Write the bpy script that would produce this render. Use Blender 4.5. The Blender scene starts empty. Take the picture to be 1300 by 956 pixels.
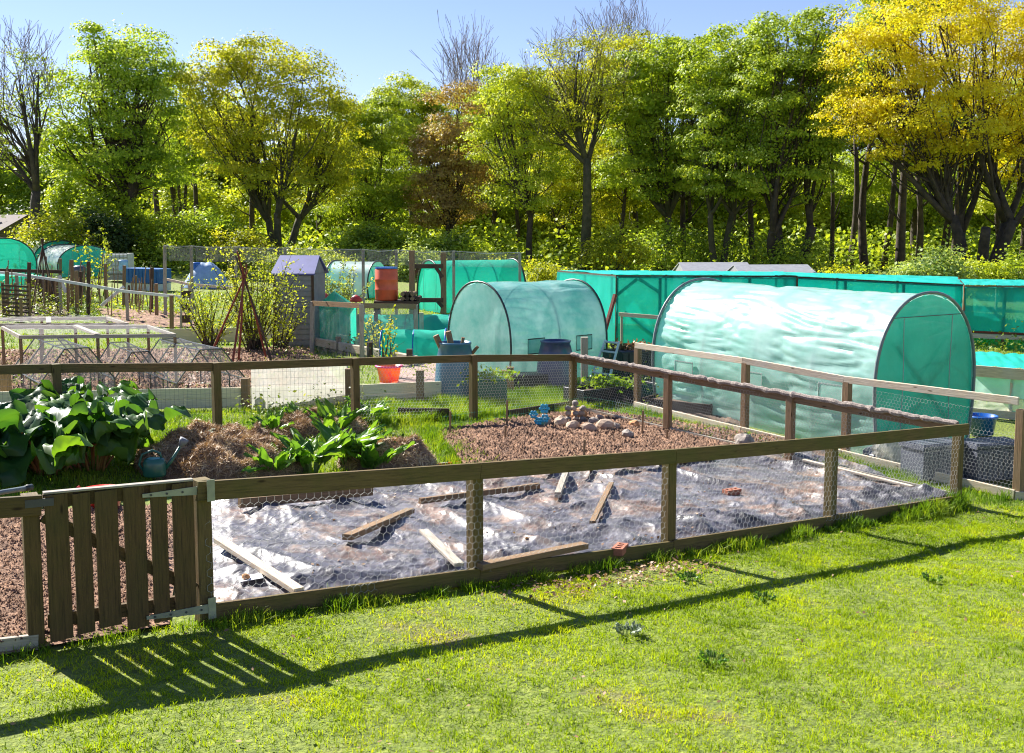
import bpy, math, random
import numpy as np
from mathutils import Vector, Matrix, noise as mnoise
R = math.radians
rng = np.random.default_rng(7)
random.seed(7)
scn = bpy.context.scene
COL = scn.collection

# ------------------------------------------------------------------ camera model
F = 1400.0; CX = 650.0; CY = 433.0; HOR = 290.0
TH = math.atan((CY - HOR) / F)
CZ = 2.8
def ray(px, py):
    u = (px - CX) / F; v = (CY - py) / F
    y = math.cos(TH) + v * math.sin(TH)
    return u / y, (-math.sin(TH) + v * math.cos(TH)) / y      # x and z per metre of forward distance
def H(px, py, D):
    a, b = ray(px, py); return Vector((a * D, D, CZ + b * D))
def depth(px, yb, yt, h):
    return h / (ray(px, yt)[1] - ray(px, yb)[1])

# ------------------------------------------------------------------ terrain: thin plate spline through measured points
_cp = []
for px, yb, yt, h in [(46, 820, 628, 1), (260, 786, 608, 1), (603, 736, 586, 1), (848, 700, 569, 1), (1053, 666, 552, 1),
                      (1211, 638, 537.5, 1), (727, 524, 450, 1), (601, 531, 450.5, 1)]:
    D = depth(px, yb, yt, h); _cp.append(tuple(H(px, yb, D)))
for x, y, z in [(-4, 3, -2.55), (4, 4, -2.75), (9, 7, -3.1), (0, -8, -2.4), (-12, 8, -2.3), (-3.99, 14.9, -2.8), (-5.6, 13.6, -2.66),
                (-6, 20, -3.0), (0, 24, -3.1), (6, 18, -3.3), (9, 20, -3.4), (12, 14, -3.6), (14, 33, -3.4), (3, 33, -3.2),
                (-10, 30, -2.95), (-20, 45, -2.6), (0, 50, -2.9), (22, 50, -3.2), (-25, 20, -2.6), (30, 25, -3.7),
                (-40, 70, -2.4), (0, 75, -2.7), (50, 75, -3.0), (-120, 150, -2.5), (120, 150, -3.0), (0, 300, -2.6),
                (-300, 300, -2.6), (300, 300, -3.0), (-200, -50, -2.2), (200, -50, -4.0), (0, -100, -2.4), (-60, 0, -2.2), (60, 0, -4.2)]:
    _cp.append((x, y, z + CZ))
_cp = np.array(_cp)
def _U(r2): return np.where(r2 > 1e-9, 0.5 * r2 * np.log(np.maximum(r2, 1e-9)), 0.0)
_n = len(_cp); _S = 0.01
_K = _U(((_cp[:, None, :2] - _cp[None, :, :2]) * _S)[..., 0] ** 2 + ((_cp[:, None, :2] - _cp[None, :, :2]) * _S)[..., 1] ** 2)
_Pm = np.c_[np.ones(_n), _cp[:, :2] * _S]
_A = np.block([[_K + 1e-5 * np.eye(_n), _Pm], [_Pm.T, np.zeros((3, 3))]])
_w = np.linalg.solve(_A, np.r_[_cp[:, 2], np.zeros(3)])
def ZN(x, y):
    x = np.asarray(x, float); y = np.asarray(y, float); sh = x.shape
    x = np.clip(x.ravel(), -300, 300); y = np.clip(y.ravel(), -100, 300)
    out = np.empty_like(x)
    for i in range(0, len(x), 20000):
        a = x[i:i + 20000] * _S; b = y[i:i + 20000] * _S
        r2 = (a[:, None] - _cp[None, :, 0] * _S) ** 2 + (b[:, None] - _cp[None, :, 1] * _S) ** 2
        out[i:i + 20000] = _U(r2) @ _w[:_n] + _w[_n] + _w[_n + 1] * a + _w[_n + 2] * b
    return out.reshape(sh)
def Z(x, y): return float(ZN([x], [y])[0])
def P(px, py, dz=0.0):
    """where the sight line of a picture point meets the ground (raised by dz)"""
    a, b = ray(px, py); lo, hi = 1.0, 2.0
    D = 1.0
    f = lambda D: CZ + b * D - Z(a * D, D) - dz
    while f(hi) > 0 and hi < 400: lo = hi; hi *= 1.15
    for _ in range(26):
        m = (lo + hi) / 2
        if f(m) > 0: lo = m
        else: hi = m
    return Vector((a * hi, hi, CZ + b * hi - dz))
def proj(p):
    y = p[1] * math.cos(TH) - (p[2] - CZ) * math.sin(TH); v = (p[2] - CZ) * math.cos(TH) + p[1] * math.sin(TH)
    return CX + F * p[0] / y, CY - F * v / y
def G(x, y, dz=0.0): return Vector((x, y, Z(x, y) + dz))
def AT(px, D):
    a = ray(px, HOR + 3000 / D)[0]; return G(a * D, D)

# ------------------------------------------------------------------ numpy noise
_perm = rng.permutation(512)
_perm = np.r_[_perm, _perm, _perm]
_gr = rng.normal(size=(512, 2)); _gr /= np.linalg.norm(_gr, axis=1)[:, None]
def pn(x, y):
    xi = np.floor(x).astype(int); yi = np.floor(y).astype(int); xf = x - xi; yf = y - yi
    u = xf * xf * xf * (xf * (xf * 6 - 15) + 10); v = yf * yf * yf * (yf * (yf * 6 - 15) + 10)
    def g(ix, iy, dx, dy):
        h = _gr[_perm[(_perm[ix & 511] + iy) & 511]]; return h[..., 0] * dx + h[..., 1] * dy
    a = g(xi, yi, xf, yf); b = g(xi + 1, yi, xf - 1, yf); c = g(xi, yi + 1, xf, yf - 1); d = g(xi + 1, yi + 1, xf - 1, yf - 1)
    return (a + (b - a) * u) * (1 - v) + (c + (d - c) * u) * v
def fbm(x, y, o=4, g=0.5):
    s = 0; a = 1.0
    for i in range(o): s = s + a * pn(x * 2 ** i + 17.3 * i, y * 2 ** i - 9.1 * i); a *= g
    return s

# ------------------------------------------------------------------ materials
def new_mat(name):
    m = bpy.data.materials.new(name); m.use_nodes = True; nt = m.node_tree; nt.nodes.clear()
    out = nt.nodes.new('ShaderNodeOutputMaterial'); return m, nt, out
def N(nt, t, **kw):
    n = nt.nodes.new(t)
    for k, v in kw.items():
        if k in n.inputs: n.inputs[k].default_value = v
        else: setattr(n, k, v)
    return n
def ramp(nt, fac, stops):
    r = nt.nodes.new('ShaderNodeValToRGB'); e = r.color_ramp.elements
    while len(e) < len(stops): e.new(0.5)
    for i, (p, c) in enumerate(stops): e[i].position = p; e[i].color = (*c, 1)
    nt.links.new(fac, r.inputs[0]); return r.outputs[0]
def coords(nt, kind='Object', scale=(1, 1, 1)):
    tc = nt.nodes.new('ShaderNodeTexCoord'); mp = nt.nodes.new('ShaderNodeMapping'); mp.inputs['Scale'].default_value = scale
    nt.links.new(tc.outputs[kind], mp.inputs[0]); return mp.outputs[0]
def noisetex(nt, vec, scale, detail=4, rough=0.6):
    n = N(nt, 'ShaderNodeTexNoise'); n.inputs['Scale'].default_value = scale; n.inputs['Detail'].default_value = detail
    n.inputs['Roughness'].default_value = rough; nt.links.new(vec, n.inputs['Vector']); return n.outputs[0]
def surf(name, c1, c2=None, scale=5, rough=0.7, bump=0.0, bscale=None, metal=0, coat=0, spec=0.5, alpha=1, kind='Object', stretch=(1, 1, 1), lo=.35, hi=.65):
    m, nt, out = new_mat(name); b = N(nt, 'ShaderNodeBsdfPrincipled'); L = nt.links.new
    c2 = c2 or tuple(x * 0.8 for x in c1)
    v = coords(nt, kind, stretch); f = noisetex(nt, v, scale)
    L(ramp(nt, f, [(lo, c1), (hi, c2)]), b.inputs['Base Color'])
    b.inputs['Roughness'].default_value = rough; b.inputs['Metallic'].default_value = metal
    b.inputs['Coat Weight'].default_value = coat; b.inputs['Specular IOR Level'].default_value = spec
    b.inputs['Alpha'].default_value = alpha
    if bump:
        bp = N(nt, 'ShaderNodeBump'); bp.inputs['Strength'].default_value = 1; bp.inputs['Distance'].default_value = bump
        L(noisetex(nt, v, bscale or scale * 4, 5), bp.inputs['Height']); L(bp.outputs[0], b.inputs['Normal'])
    L(b.outputs[0], out.inputs[0]); return m
def wood(name, c1, c2, green=None, rough=0.75):
    """sawn timber: grain runs along the U of the beam"""
    m, nt, out = new_mat(name); b = N(nt, 'ShaderNodeBsdfPrincipled'); L = nt.links.new
    v = coords(nt, 'UV', (2.2, 38, 1)); f = noisetex(nt, v, 1.6, 6, .7)
    base = ramp(nt, f, [(.32, c2), (.5, c1), (.72, tuple(min(1, x * 1.35) for x in c1))])
    v2 = coords(nt, 'Object'); g = noisetex(nt, v2, 2.3, 4)
    mx = N(nt, 'ShaderNodeMix', data_type='RGBA'); gr = green or c2
    L(ramp(nt, g, [(.42, (0, 0, 0)), (.68, (1, 1, 1))]), mx.inputs[0]); L(base, mx.inputs[6]); 
    mul = N(nt, 'ShaderNodeMix', data_type='RGBA', blend_type='MIX'); mul.inputs[0].default_value = .65
    L(base, mul.inputs[6]); mul.inputs[7].default_value = (*gr, 1); L(mul.outputs[2], mx.inputs[7])
    vo = N(nt, 'ShaderNodeTexVoronoi'); vo.inputs['Scale'].default_value = 1; L(coords(nt, 'UV', (2.6, 9, 1)), vo.inputs['Vector'])
    kn = ramp(nt, vo.outputs['Distance'], [(.05, (.3, .25, .2)), (.12, (1, 1, 1))])
    m3 = N(nt, 'ShaderNodeMix', data_type='RGBA', blend_type='MULTIPLY'); m3.inputs[0].default_value = 1
    L(mx.outputs[2], m3.inputs[6]); L(kn, m3.inputs[7]); L(m3.outputs[2], b.inputs['Base Color'])
    b.inputs['Roughness'].default_value = rough; b.inputs['Specular IOR Level'].default_value = .3
    bp = N(nt, 'ShaderNodeBump'); bp.inputs['Distance'].default_value = .004; L(f, bp.inputs['Height']); L(bp.outputs[0], b.inputs['Normal'])
    L(b.outputs[0], out.inputs[0]); return m
def leafmat(name, stops, trans=0.45, nscale=.6, tint=(1.25, 1.15, .5), rough=.5, spec=.3):
    """stops: colours picked per leaf (random per island), patchy at clump scale through object noise"""
    m, nt, out = new_mat(name); L = nt.links.new
    g = N(nt, 'ShaderNodeNewGeometry'); v = coords(nt, 'Object'); n = noisetex(nt, v, nscale, 2)
    mth = N(nt, 'ShaderNodeMath', operation='MULTIPLY_ADD'); L(g.outputs['Random Per Island'], mth.inputs[0]); mth.inputs[1].default_value = .45
    n2 = N(nt, 'ShaderNodeMath', operation='MULTIPLY_ADD'); L(n, n2.inputs[0]); n2.inputs[1].default_value = 2.0; n2.inputs[2].default_value = -.72
    L(n2.outputs[0], mth.inputs[2])
    k = len(stops); col = ramp(nt, mth.outputs[0], [(.05 + .9 * i / max(1, k - 1), c) for i, c in enumerate(stops)])
    b = N(nt, 'ShaderNodeBsdfPrincipled'); L(col, b.inputs['Base Color']); b.inputs['Roughness'].default_value = rough; b.inputs['Specular IOR Level'].default_value = spec
    t = N(nt, 'ShaderNodeBsdfTranslucent'); tm = N(nt, 'ShaderNodeMix', data_type='RGBA', blend_type='MULTIPLY'); tm.inputs[0].default_value = 1
    L(col, tm.inputs[6]); tm.inputs[7].default_value = (*tint, 1); L(tm.outputs[2], t.inputs[0])
    mx = N(nt, 'ShaderNodeMixShader'); mx.inputs[0].default_value = trans; L(b.outputs[0], mx.inputs[1]); L(t.outputs[0], mx.inputs[2]); L(mx.outputs[0], out.inputs[0]); return m
def film(name, c1, c2, trans=.35, clear=.15, rough=.25, scale=2.0, bump=.01, coat=.3, clearc=(1, 1, 1), kind='Object'):
    """plastic sheet or netting: glossy diffuse + translucent + some see-through"""
    m, nt, out = new_mat(name); L = nt.links.new; v = coords(nt, kind); f = noisetex(nt, v, scale, 4)
    col = ramp(nt, f, [(.35, c1), (.65, c2)])
    b = N(nt, 'ShaderNodeBsdfPrincipled'); L(col, b.inputs['Base Color']); b.inputs['Roughness'].default_value = rough; b.inputs['Coat Weight'].default_value = coat
    b.inputs['Coat Roughness'].default_value = .15
    t = N(nt, 'ShaderNodeBsdfTranslucent'); L(col, t.inputs[0])
    if bump:
        bp = N(nt, 'ShaderNodeBump'); bp.inputs['Distance'].default_value = bump; L(noisetex(nt, v, scale * 3, 4), bp.inputs['Height']); L(bp.outputs[0], b.inputs['Normal'])
    mx = N(nt, 'ShaderNodeMixShader'); mx.inputs[0].default_value = trans; L(b.outputs[0], mx.inputs[1]); L(t.outputs[0], mx.inputs[2])
    tr = N(nt, 'ShaderNodeBsdfTransparent'); tr.inputs[0].default_value = (*clearc, 1)
    m2 = N(nt, 'ShaderNodeMixShader'); m2.inputs[0].default_value = clear; L(mx.outputs[0], m2.inputs[1]); L(tr.outputs[0], m2.inputs[2])
    L(m2.outputs[0], out.inputs[0]); return m

# ------------------------------------------------------------------ mesh building
def link(o, parent=None):
    COL.objects.link(o)
    if parent is not None: o.parent = parent
    return o
class MB:
    def __init__(s): s.v = []; s.f = []; s.uv = []
    def face(s, idx, uv=None): s.f.append(tuple(idx)); s.uv.append(uv or [(s.v[i][0], s.v[i][1] + s.v[i][2]) for i in idx])
    def quad(s, a, b, c, d):
        n = len(s.v); s.v += [tuple(a), tuple(b), tuple(c), tuple(d)]; s.face((n, n + 1, n + 2, n + 3)); return s
    def beam(s, p0, p1, w, h, up=(0, 0, 1), bev=0.0):
        """timber from p0 to p1; w across, h along 'up'"""
        p0 = Vector(p0); p1 = Vector(p1); d = p1 - p0; Lg = d.length
        if Lg < 1e-6: return s
        d.normalize(); up = Vector(up)
        if abs(d.dot(up)) > .98: up = Vector((0, 1, 0)) if abs(d.y) < .9 else Vector((1, 0, 0))
        sd = d.cross(up).normalized(); u = sd.cross(d).normalized()
        o = random.random() * 9
        if bev <= 0: prof = [(-w / 2, -h / 2), (w / 2, -h / 2), (w / 2, h / 2), (-w / 2, h / 2)]
        else:
            a, b, e = w / 2, h / 2, bev
            prof = [(-a + e, -b), (a - e, -b), (a, -b + e), (a, b - e), (a - e, b), (-a + e, b), (-a, b - e), (-a, -b + e)]
        k = len(prof); n = len(s.v)
        for p in (p0, p1): s.v += [tuple(p + sd * a + u * b) for a, b in prof]
        acc = [0]
        for i in range(k): acc.append(acc[-1] + math.dist(prof[i], prof[(i + 1) % k]))
        for i in range(k):
            j = (i + 1) % k
            s.face((n + i, n + j, n + k + j, n + k + i), [(o, o + acc[i]), (o, o + acc[i + 1]), (o + Lg, o + acc[i + 1]), (o + Lg, o + acc[i])])
        s.face(tuple(range(n + k - 1, n - 1, -1)), [(o + prof[i][0] * .3, o + prof[i][1]) for i in range(k - 1, -1, -1)])
        s.face(tuple(range(n + k, n + 2 * k)), [(o + prof[i][0] * .3, o + prof[i][1]) for i in range(k)])
        return s
    def box(s, c, sx, sy, sz, rz=0.0, bev=0.0):
        c = Vector(c); d = Vector((math.cos(rz), math.sin(rz), 0)) * sx / 2
        return s.beam(c - d, c + d, sy, sz, bev=bev)
    def path(s, pts, radii, n=6, cap=True):
        pts = [Vector(p) for p in pts]; base = len(s.v); prev = None
        if not hasattr(radii, '__len__'): radii = [radii] * len(pts)
        for i, p in enumerate(pts):
            d = (pts[min(i + 1, len(pts) - 1)] - pts[max(i - 1, 0)])
            if d.length < 1e-9: d = Vector((0, 0, 1))
            d.normalize()
            if prev is None: a = d.orthogonal().normalized()
            else:
                a = prev - d * prev.dot(d); a = a.normalized() if a.length > 1e-6 else d.orthogonal().normalized()
            prev = a; b = d.cross(a)
            for k in range(n):
                t = 2 * math.pi * k / n; s.v.append(tuple(p + (a * math.cos(t) + b * math.sin(t)) * radii[i]))
        for i in range(len(pts) - 1):
            for k in range(n):
                q = base + i * n; j = (k + 1) % n
                s.face((q + k, q + j, q + n + j, q + n + k), [(i, k / n), (i, (k + 1) / n), (i + 1, (k + 1) / n), (i + 1, k / n)])
        if cap:
            s.face([base + k for k in range(n - 1, -1, -1)]); e = base + (len(pts) - 1) * n; s.face([e + k for k in range(n)])
        return s
    def lathe(s, prof, c=(0, 0, 0), n=24, sx=1, sy=1):
        c = Vector(c); b = len(s.v); m = len(prof)
        for r, z in prof:
            for k in range(n):
                t = 2 * math.pi * k / n; s.v.append((c.x + r * sx * math.cos(t), c.y + r * sy * math.sin(t), c.z + z))
        for i in range(m - 1):
            for k in range(n):
                j = (k + 1) % n; q = b + i * n
                s.face((q + k, q + j, q + n + j, q + n + k))
        return s
    def disc(s, c, r, n=24, sx=1, sy=1):
        b = len(s.v); s.v += [(c[0] + r * sx * math.cos(2 * math.pi * k / n), c[1] + r * sy * math.sin(2 * math.pi * k / n), c[2]) for k in range(n)]
        s.face(range(b, b + n)); return s
    def build(s, name, mat, parent=None, world=True, smooth=False):
        off = parent.location if (parent is not None and world) else None
        vs = s.v if off is None else [(a - off.x, b - off.y, c - off.z) for a, b, c in s.v]
        me = bpy.data.meshes.new(name); me.from_pydata(vs, [], s.f)
        ul = me.uv_layers.new(name='UVMap'); ul.data.foreach_set('uv', [x for f in s.uv for p in f for x in p])
        me.materials.append(mat)
        if smooth: me.polygons.foreach_set('use_smooth', [True] * len(me.polygons))
        o = bpy.data.objects.new(name, me); return link(o, parent)
def npmesh(name, V, Fc, mat, parent=None, world=True, smooth=False, k=4, uv=None):
    """V (n,3), Fc (m,k)"""
    V = np.asarray(V, np.float32)
    if parent is not None and world: V = V - np.array(parent.location, np.float32)
    Fc = np.asarray(Fc, np.int32); k = Fc.shape[1]
    me = bpy.data.meshes.new(name); me.vertices.add(len(V)); me.vertices.foreach_set('co', V.ravel())
    me.loops.add(Fc.size); me.loops.foreach_set('vertex_index', Fc.ravel()); me.polygons.add(len(Fc))
    me.polygons.foreach_set('loop_start', np.arange(0, Fc.size, k, dtype=np.int32)); me.polygons.foreach_set('loop_total', np.full(len(Fc), k, np.int32))
    if smooth: me.polygons.foreach_set('use_smooth', np.ones(len(Fc), bool))
    me.update(calc_edges=True); me.materials.append(mat)
    o = bpy.data.objects.new(name, me); return link(o, parent)
def grid_faces(n, m):
    i = np.arange(n - 1)[:, None] * m + np.arange(m - 1)[None, :]; i = i.ravel()
    return np.c_[i, i + 1, i + m + 1, i + m]
def tag(o, label=None, cat=None, group=None, kind=None):
    for k, v in (('label', label), ('category', cat), ('group', group), ('kind', kind)):
        if v: o[k] = v
    return o
def thing(name, label, cat, loc=(0, 0, 0), rz=0, group=None):
    o = bpy.data.objects.new(name, None); o.empty_display_size = .1; COL.objects.link(o); o.location = loc; o.rotation_euler = (0, 0, rz)
    return tag(o, label, cat, group)
def dup(src, loc, rz, label=None, group=None, scale=None):
    def cp(o, par):
        c = o.copy(); COL.objects.link(c); c.parent = par
        for ch in kids.get(o.name, []): cp(ch, c)
        return c
    kids = {}
    for o in COL.objects:
        if o.parent: kids.setdefault(o.parent.name, []).append(o)
    r = cp(src, None); r.location = loc; r.rotation_euler = (0, 0, rz)
    if scale: r.scale = scale if hasattr(scale, '__len__') else (scale,) * 3
    if label: r['label'] = label
    if group: r['group'] = group
    return r
def patch(name, a, b, c, d, n, m, fn, mat, smooth=True):
    """draped four-cornered sheet; a-b-c-d in world xy, fn(x, y, s, t) gives height over ground"""
    s, t = np.meshgrid(np.linspace(0, 1, n), np.linspace(0, 1, m), indexing='ij')
    a, b, c, d = [np.array(q[:2]) for q in (a, b, c, d)]
    xy = (1 - s)[..., None] * ((1 - t)[..., None] * a + t[..., None] * d) + s[..., None] * ((1 - t)[..., None] * b + t[..., None] * c)
    x, y = xy[..., 0], xy[..., 1]; z = ZN(x, y) + fn(x, y, s, t)
    return npmesh(name, np.c_[x.ravel(), y.ravel(), z.ravel()], grid_faces(n, m), mat, smooth=smooth)
def wires(segs, r):
    """segs (n,2,3) -> three-sided wires"""
    A = segs[:, 0]; B = segs[:, 1]; d = B - A; d /= np.maximum(np.linalg.norm(d, axis=1), 1e-9)[:, None]
    ref = np.where(np.abs(d[:, 2:3]) > .8, np.array([[0, 1, 0.]]), np.array([[0, 0, 1.]]))
    u = np.cross(d, ref); u /= np.linalg.norm(u, axis=1)[:, None]; w = np.cross(d, u)
    V = []
    for P0 in (A, B):
        for k in range(3):
            t = 2.0944 * k; V.append(P0 + (u * math.cos(t) + w * math.sin(t)) * r)
    V = np.stack(V, 1); n = len(A); b = np.arange(n)[:, None] * 6
    Fc = np.concatenate([b + np.array([[k, (k + 1) % 3, 3 + (k + 1) % 3, 3 + k]]) for k in range(3)], 0)
    return V.reshape(-1, 3), Fc
def hexnet(Lg, h, c):
    """chicken wire in the (s, t) plane"""
    out = []; w = c; rise = c * .29; leg = c * .58; t = 0; row = 0
    while t < h:
        off = (row % 2) * w / 2; xs = np.arange(-w, Lg + w, w) + off
        for x in xs:
            out += [((x, t), (x + w / 2, t + rise)), ((x + w / 2, t + rise), (x + w, t)), ((x + w / 2, t + rise), (x + w / 2, t + rise + leg))]
        t += rise + leg; row += 1
    a = np.array(out); return a[(a[:, :, 0].min(1) >= 0) & (a[:, :, 0].max(1) <= Lg) & (a[:, :, 1].max(1) <= h)]
def sqnet(Lg, h, cs, ct):
    out = [((x, 0), (x, h)) for x in np.arange(0, Lg, cs)]
    for t in np.arange(0, h + 1e-6, ct): out += [((x, t), (min(x + .5, Lg), t)) for x in np.arange(0, Lg, .5)]
    return np.array(out)
def netting(name, seg, p0, p1, r, mat, parent, bulge=.02, zoff=0.03):
    """hang a flat (s, t) net between two ground points"""
    p0 = np.array(p0); p1 = np.array(p1); Lg = np.linalg.norm(p1 - p0); d = (p1 - p0) / Lg; nrm = np.array([-d[1], d[0], 0.]); nrm /= np.linalg.norm(nrm)
    s = seg[..., 0]; t = seg[..., 1]
    B = bulge * fbm(s * 1.3 + 3, t * 2.1, 3) * 2
    W = p0 + d * s[..., None] + np.array([0, 0, 1.]) * (t[..., None] + zoff) + nrm * B[..., None]
    V, Fc = wires(W, r); return npmesh(name, V, Fc, mat, parent)
def blades(name, x, y, h, w, mat, zf=None, lean=.5, parent=None, bend=True):
    """grass: one bent blade per point"""
    n = len(x); z = zf(x, y) if zf else ZN(x, y); ph = rng.uniform(0, 6.283, n); ld = rng.uniform(0, 6.283, n); l = np.abs(rng.normal(0, lean, n)) * h
    hh = h * rng.uniform(.55, 1.25, n); w = w * rng.uniform(.7, 1.3, n)
    c = np.c_[np.cos(ph), np.sin(ph), np.zeros(n)]; b = np.c_[x, y, z - .01]; dl = np.c_[np.cos(ld), np.sin(ld), np.zeros(n)]
    up = np.array([0, 0, 1.])
    v0 = b - c * w[:, None] / 2; v1 = b + c * w[:, None] / 2
    mid = b + up * (hh * .55)[:, None] + dl * (l * .3)[:, None]
    v2 = mid + c * w[:, None] * .4; v3 = mid - c * w[:, None] * .4
    tip = b + up * (hh * .9)[:, None] + dl * l[:, None]; v4 = tip + c * w[:, None] * .08; v5 = tip - c * w[:, None] * .08
    V = np.stack([v0, v1, v2, v3, v4, v5], 1).reshape(-1, 3); k = np.arange(n)[:, None] * 6
    Fc = np.concatenate([k + [[0, 1, 2, 3]], k + [[3, 2, 4, 5]]], 0)
    return npmesh(name, V, Fc, mat, parent)
def cards(C, nrm, size, asp=.7, fold=0.0):
    """leaf quads (rhombus) centred on C with normals nrm"""
    n = len(C); nrm = nrm / np.maximum(np.linalg.norm(nrm, axis=1), 1e-9)[:, None]
    t = rng.normal(size=(n, 3)); u = t - nrm * (t * nrm).sum(1)[:, None]; u /= np.linalg.norm(u, axis=1)[:, None]; w = np.cross(nrm, u)
    s = (size * rng.uniform(.6, 1.3, n))[:, None] if np.ndim(size) == 0 else size[:, None]
    V = np.stack([C - u * s / 2, C + w * s * asp / 2 + u * s * .05, C + u * s / 2, C - w * s * asp / 2 + u * s * .05], 1).reshape(-1, 3)
    return V, np.arange(4 * n).reshape(-1, 4)
def inpoly(x, y, poly):
    ins = np.zeros(x.shape, bool); n = len(poly)
    for i in range(n):
        x0, y0 = poly[i][:2]; x1, y1 = poly[(i + 1) % n][:2]
        c = ((y0 > y) != (y1 > y)) & (x < (x1 - x0) * (y - y0) / ((y1 - y0) or 1e-9) + x0); ins ^= c
    return ins
def scatter(poly, dens, seed=None):
    xs = [p[0] for p in poly]; ys = [p[1] for p in poly]; a = (max(xs) - min(xs)) * (max(ys) - min(ys)); n = int(a * dens)
    x = rng.uniform(min(xs), max(xs), n); y = rng.uniform(min(ys), max(ys), n); k = inpoly(x, y, poly); return x[k], y[k]

# ------------------------------------------------------------------ camera, light, sky
cam = bpy.data.cameras.new('camera'); co = bpy.data.objects.new('camera', cam); COL.objects.link(co); scn.camera = co
cam.sensor_width = 36; cam.lens = F / 1300 * 36; cam.clip_end = 2000; cam.clip_start = .1
cam.shift_y = -45 / 1300; co.location = (0, 0, CZ); co.rotation_euler = (math.pi / 2 - TH, 0, 0)
SUN_AZ, SUN_EL = R(-46), R(39)       # azimuth from +Y (forward), positive to the right
sd = Vector((math.sin(SUN_AZ) * math.cos(SUN_EL), math.cos(SUN_AZ) * math.cos(SUN_EL), math.sin(SUN_EL)))
sl = bpy.data.lights.new('sun', 'SUN'); sl.energy = 5.0; sl.angle = R(.5); sl.color = (1, .955, .87)
so = bpy.data.objects.new('sun', sl); COL.objects.link(so); so.rotation_euler = sd.to_track_quat('Z', 'Y').to_euler()
w = bpy.data.worlds.new('World'); scn.world = w; w.use_nodes = True; nt = w.node_tree; nt.nodes.clear()
sk = nt.nodes.new('ShaderNodeTexSky'); sk.sky_type = 'NISHITA'; sk.sun_disc = False; sk.sun_elevation = SUN_EL; sk.sun_rotation = SUN_AZ
sk.altitude = 50; sk.air_density = 1.0; sk.dust_density = .05; sk.ozone_density = 3.0
bg = nt.nodes.new('ShaderNodeBackground'); bg.inputs[1].default_value = .060; wo = nt.nodes.new('ShaderNodeOutputWorld')
skm = nt.nodes.new('ShaderNodeMix'); skm.data_type = 'RGBA'; skm.blend_type = 'MULTIPLY'; skm.inputs[0].default_value = 1; skm.inputs[7].default_value = (.95, .865, 1.0, 1); nt.links.new(sk.outputs[0], skm.inputs[6]); nt.links.new(skm.outputs[2], bg.inputs[0]); nt.links.new(bg.outputs[0], wo.inputs[0])
vs = scn.view_settings; vs.view_transform = 'Standard'; vs.look = 'None'; vs.exposure = 1.4; vs.gamma = 1
scn.cycles.max_bounces = 7; scn.cycles.transparent_max_bounces = 12; scn.cycles.diffuse_bounces = 4; scn.cycles.glossy_bounces = 2; scn.cycles.transmission_bounces = 4
scn.cycles.filter_width = 1.1; scn.cycles.use_denoising = True; scn.cycles.denoiser = 'OPENIMAGEDENOISE'; scn.cycles.denoising_prefilter = 'ACCURATE'
scn.cycles.sample_clamp_indirect = 6; scn.cycles.caustics_reflective = False; scn.cycles.caustics_refractive = False

# ------------------------------------------------------------------ palette
M = {}
M['fence'] = wood('weathered_fence_timber', (.15, .10, .038), (.065, .045, .018), (.10, .098, .022))
M['gate'] = wood('dark_gate_timber', (.115, .07, .026), (.048, .03, .013), (.078, .066, .019))
M['pale'] = wood('new_pale_timber', (.62, .50, .36), (.42, .31, .2), (.6, .55, .48))
M['grey'] = wood('grey_weathered_timber', (.40, .35, .29), (.2, .165, .125), (.3, .28, .22))
M['brownw'] = wood('brown_timber', (.26, .16, .085), (.12, .075, .04), (.2, .15, .09))
M['dark'] = wood('dark_brown_timber', (.09, .055, .035), (.04, .026, .018))
M['redw'] = wood('red_brown_painted_timber', (.20, .055, .035), (.12, .035, .022))
M['board'] = wood('cream_board', (.72, .66, .46), (.58, .54, .36), (.6, .6, .36))
M['wire'] = surf('galvanised_wire', (.60, .60, .58), (.45, .45, .44), rough=.75, metal=.0)
M['gwire'] = surf('green_coated_wire', (.05, .22, .15), (.04, .18, .12), rough=.5)
M['bwire'] = surf('dark_wire', (.06, .06, .065), rough=.5)
M['bark'] = surf('tree_bark', (.085, .062, .042), (.035, .027, .02), 3, .9, .03, 12)
M['barkg'] = surf('mossy_bark', (.10, .085, .045), (.05, .05, .022), 3, .9, .03, 12)
M['twig'] = surf('grey_twigs', (.16, .12, .11), (.10, .075, .075), 2, .9)
M['soil'] = surf('red_brown_soil', (.40, .235, .15), (.16, .092, .06), 5, .95, .03, 40)
M['soil2'] = surf('dark_soil', (.17, .105, .07), (.09, .058, .04), 6, .95, .03, 30)
M['metal'] = surf('galvanised_steel', (.36, .37, .28), (.25, .26, .2), 8, .55, metal=.3)
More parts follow.
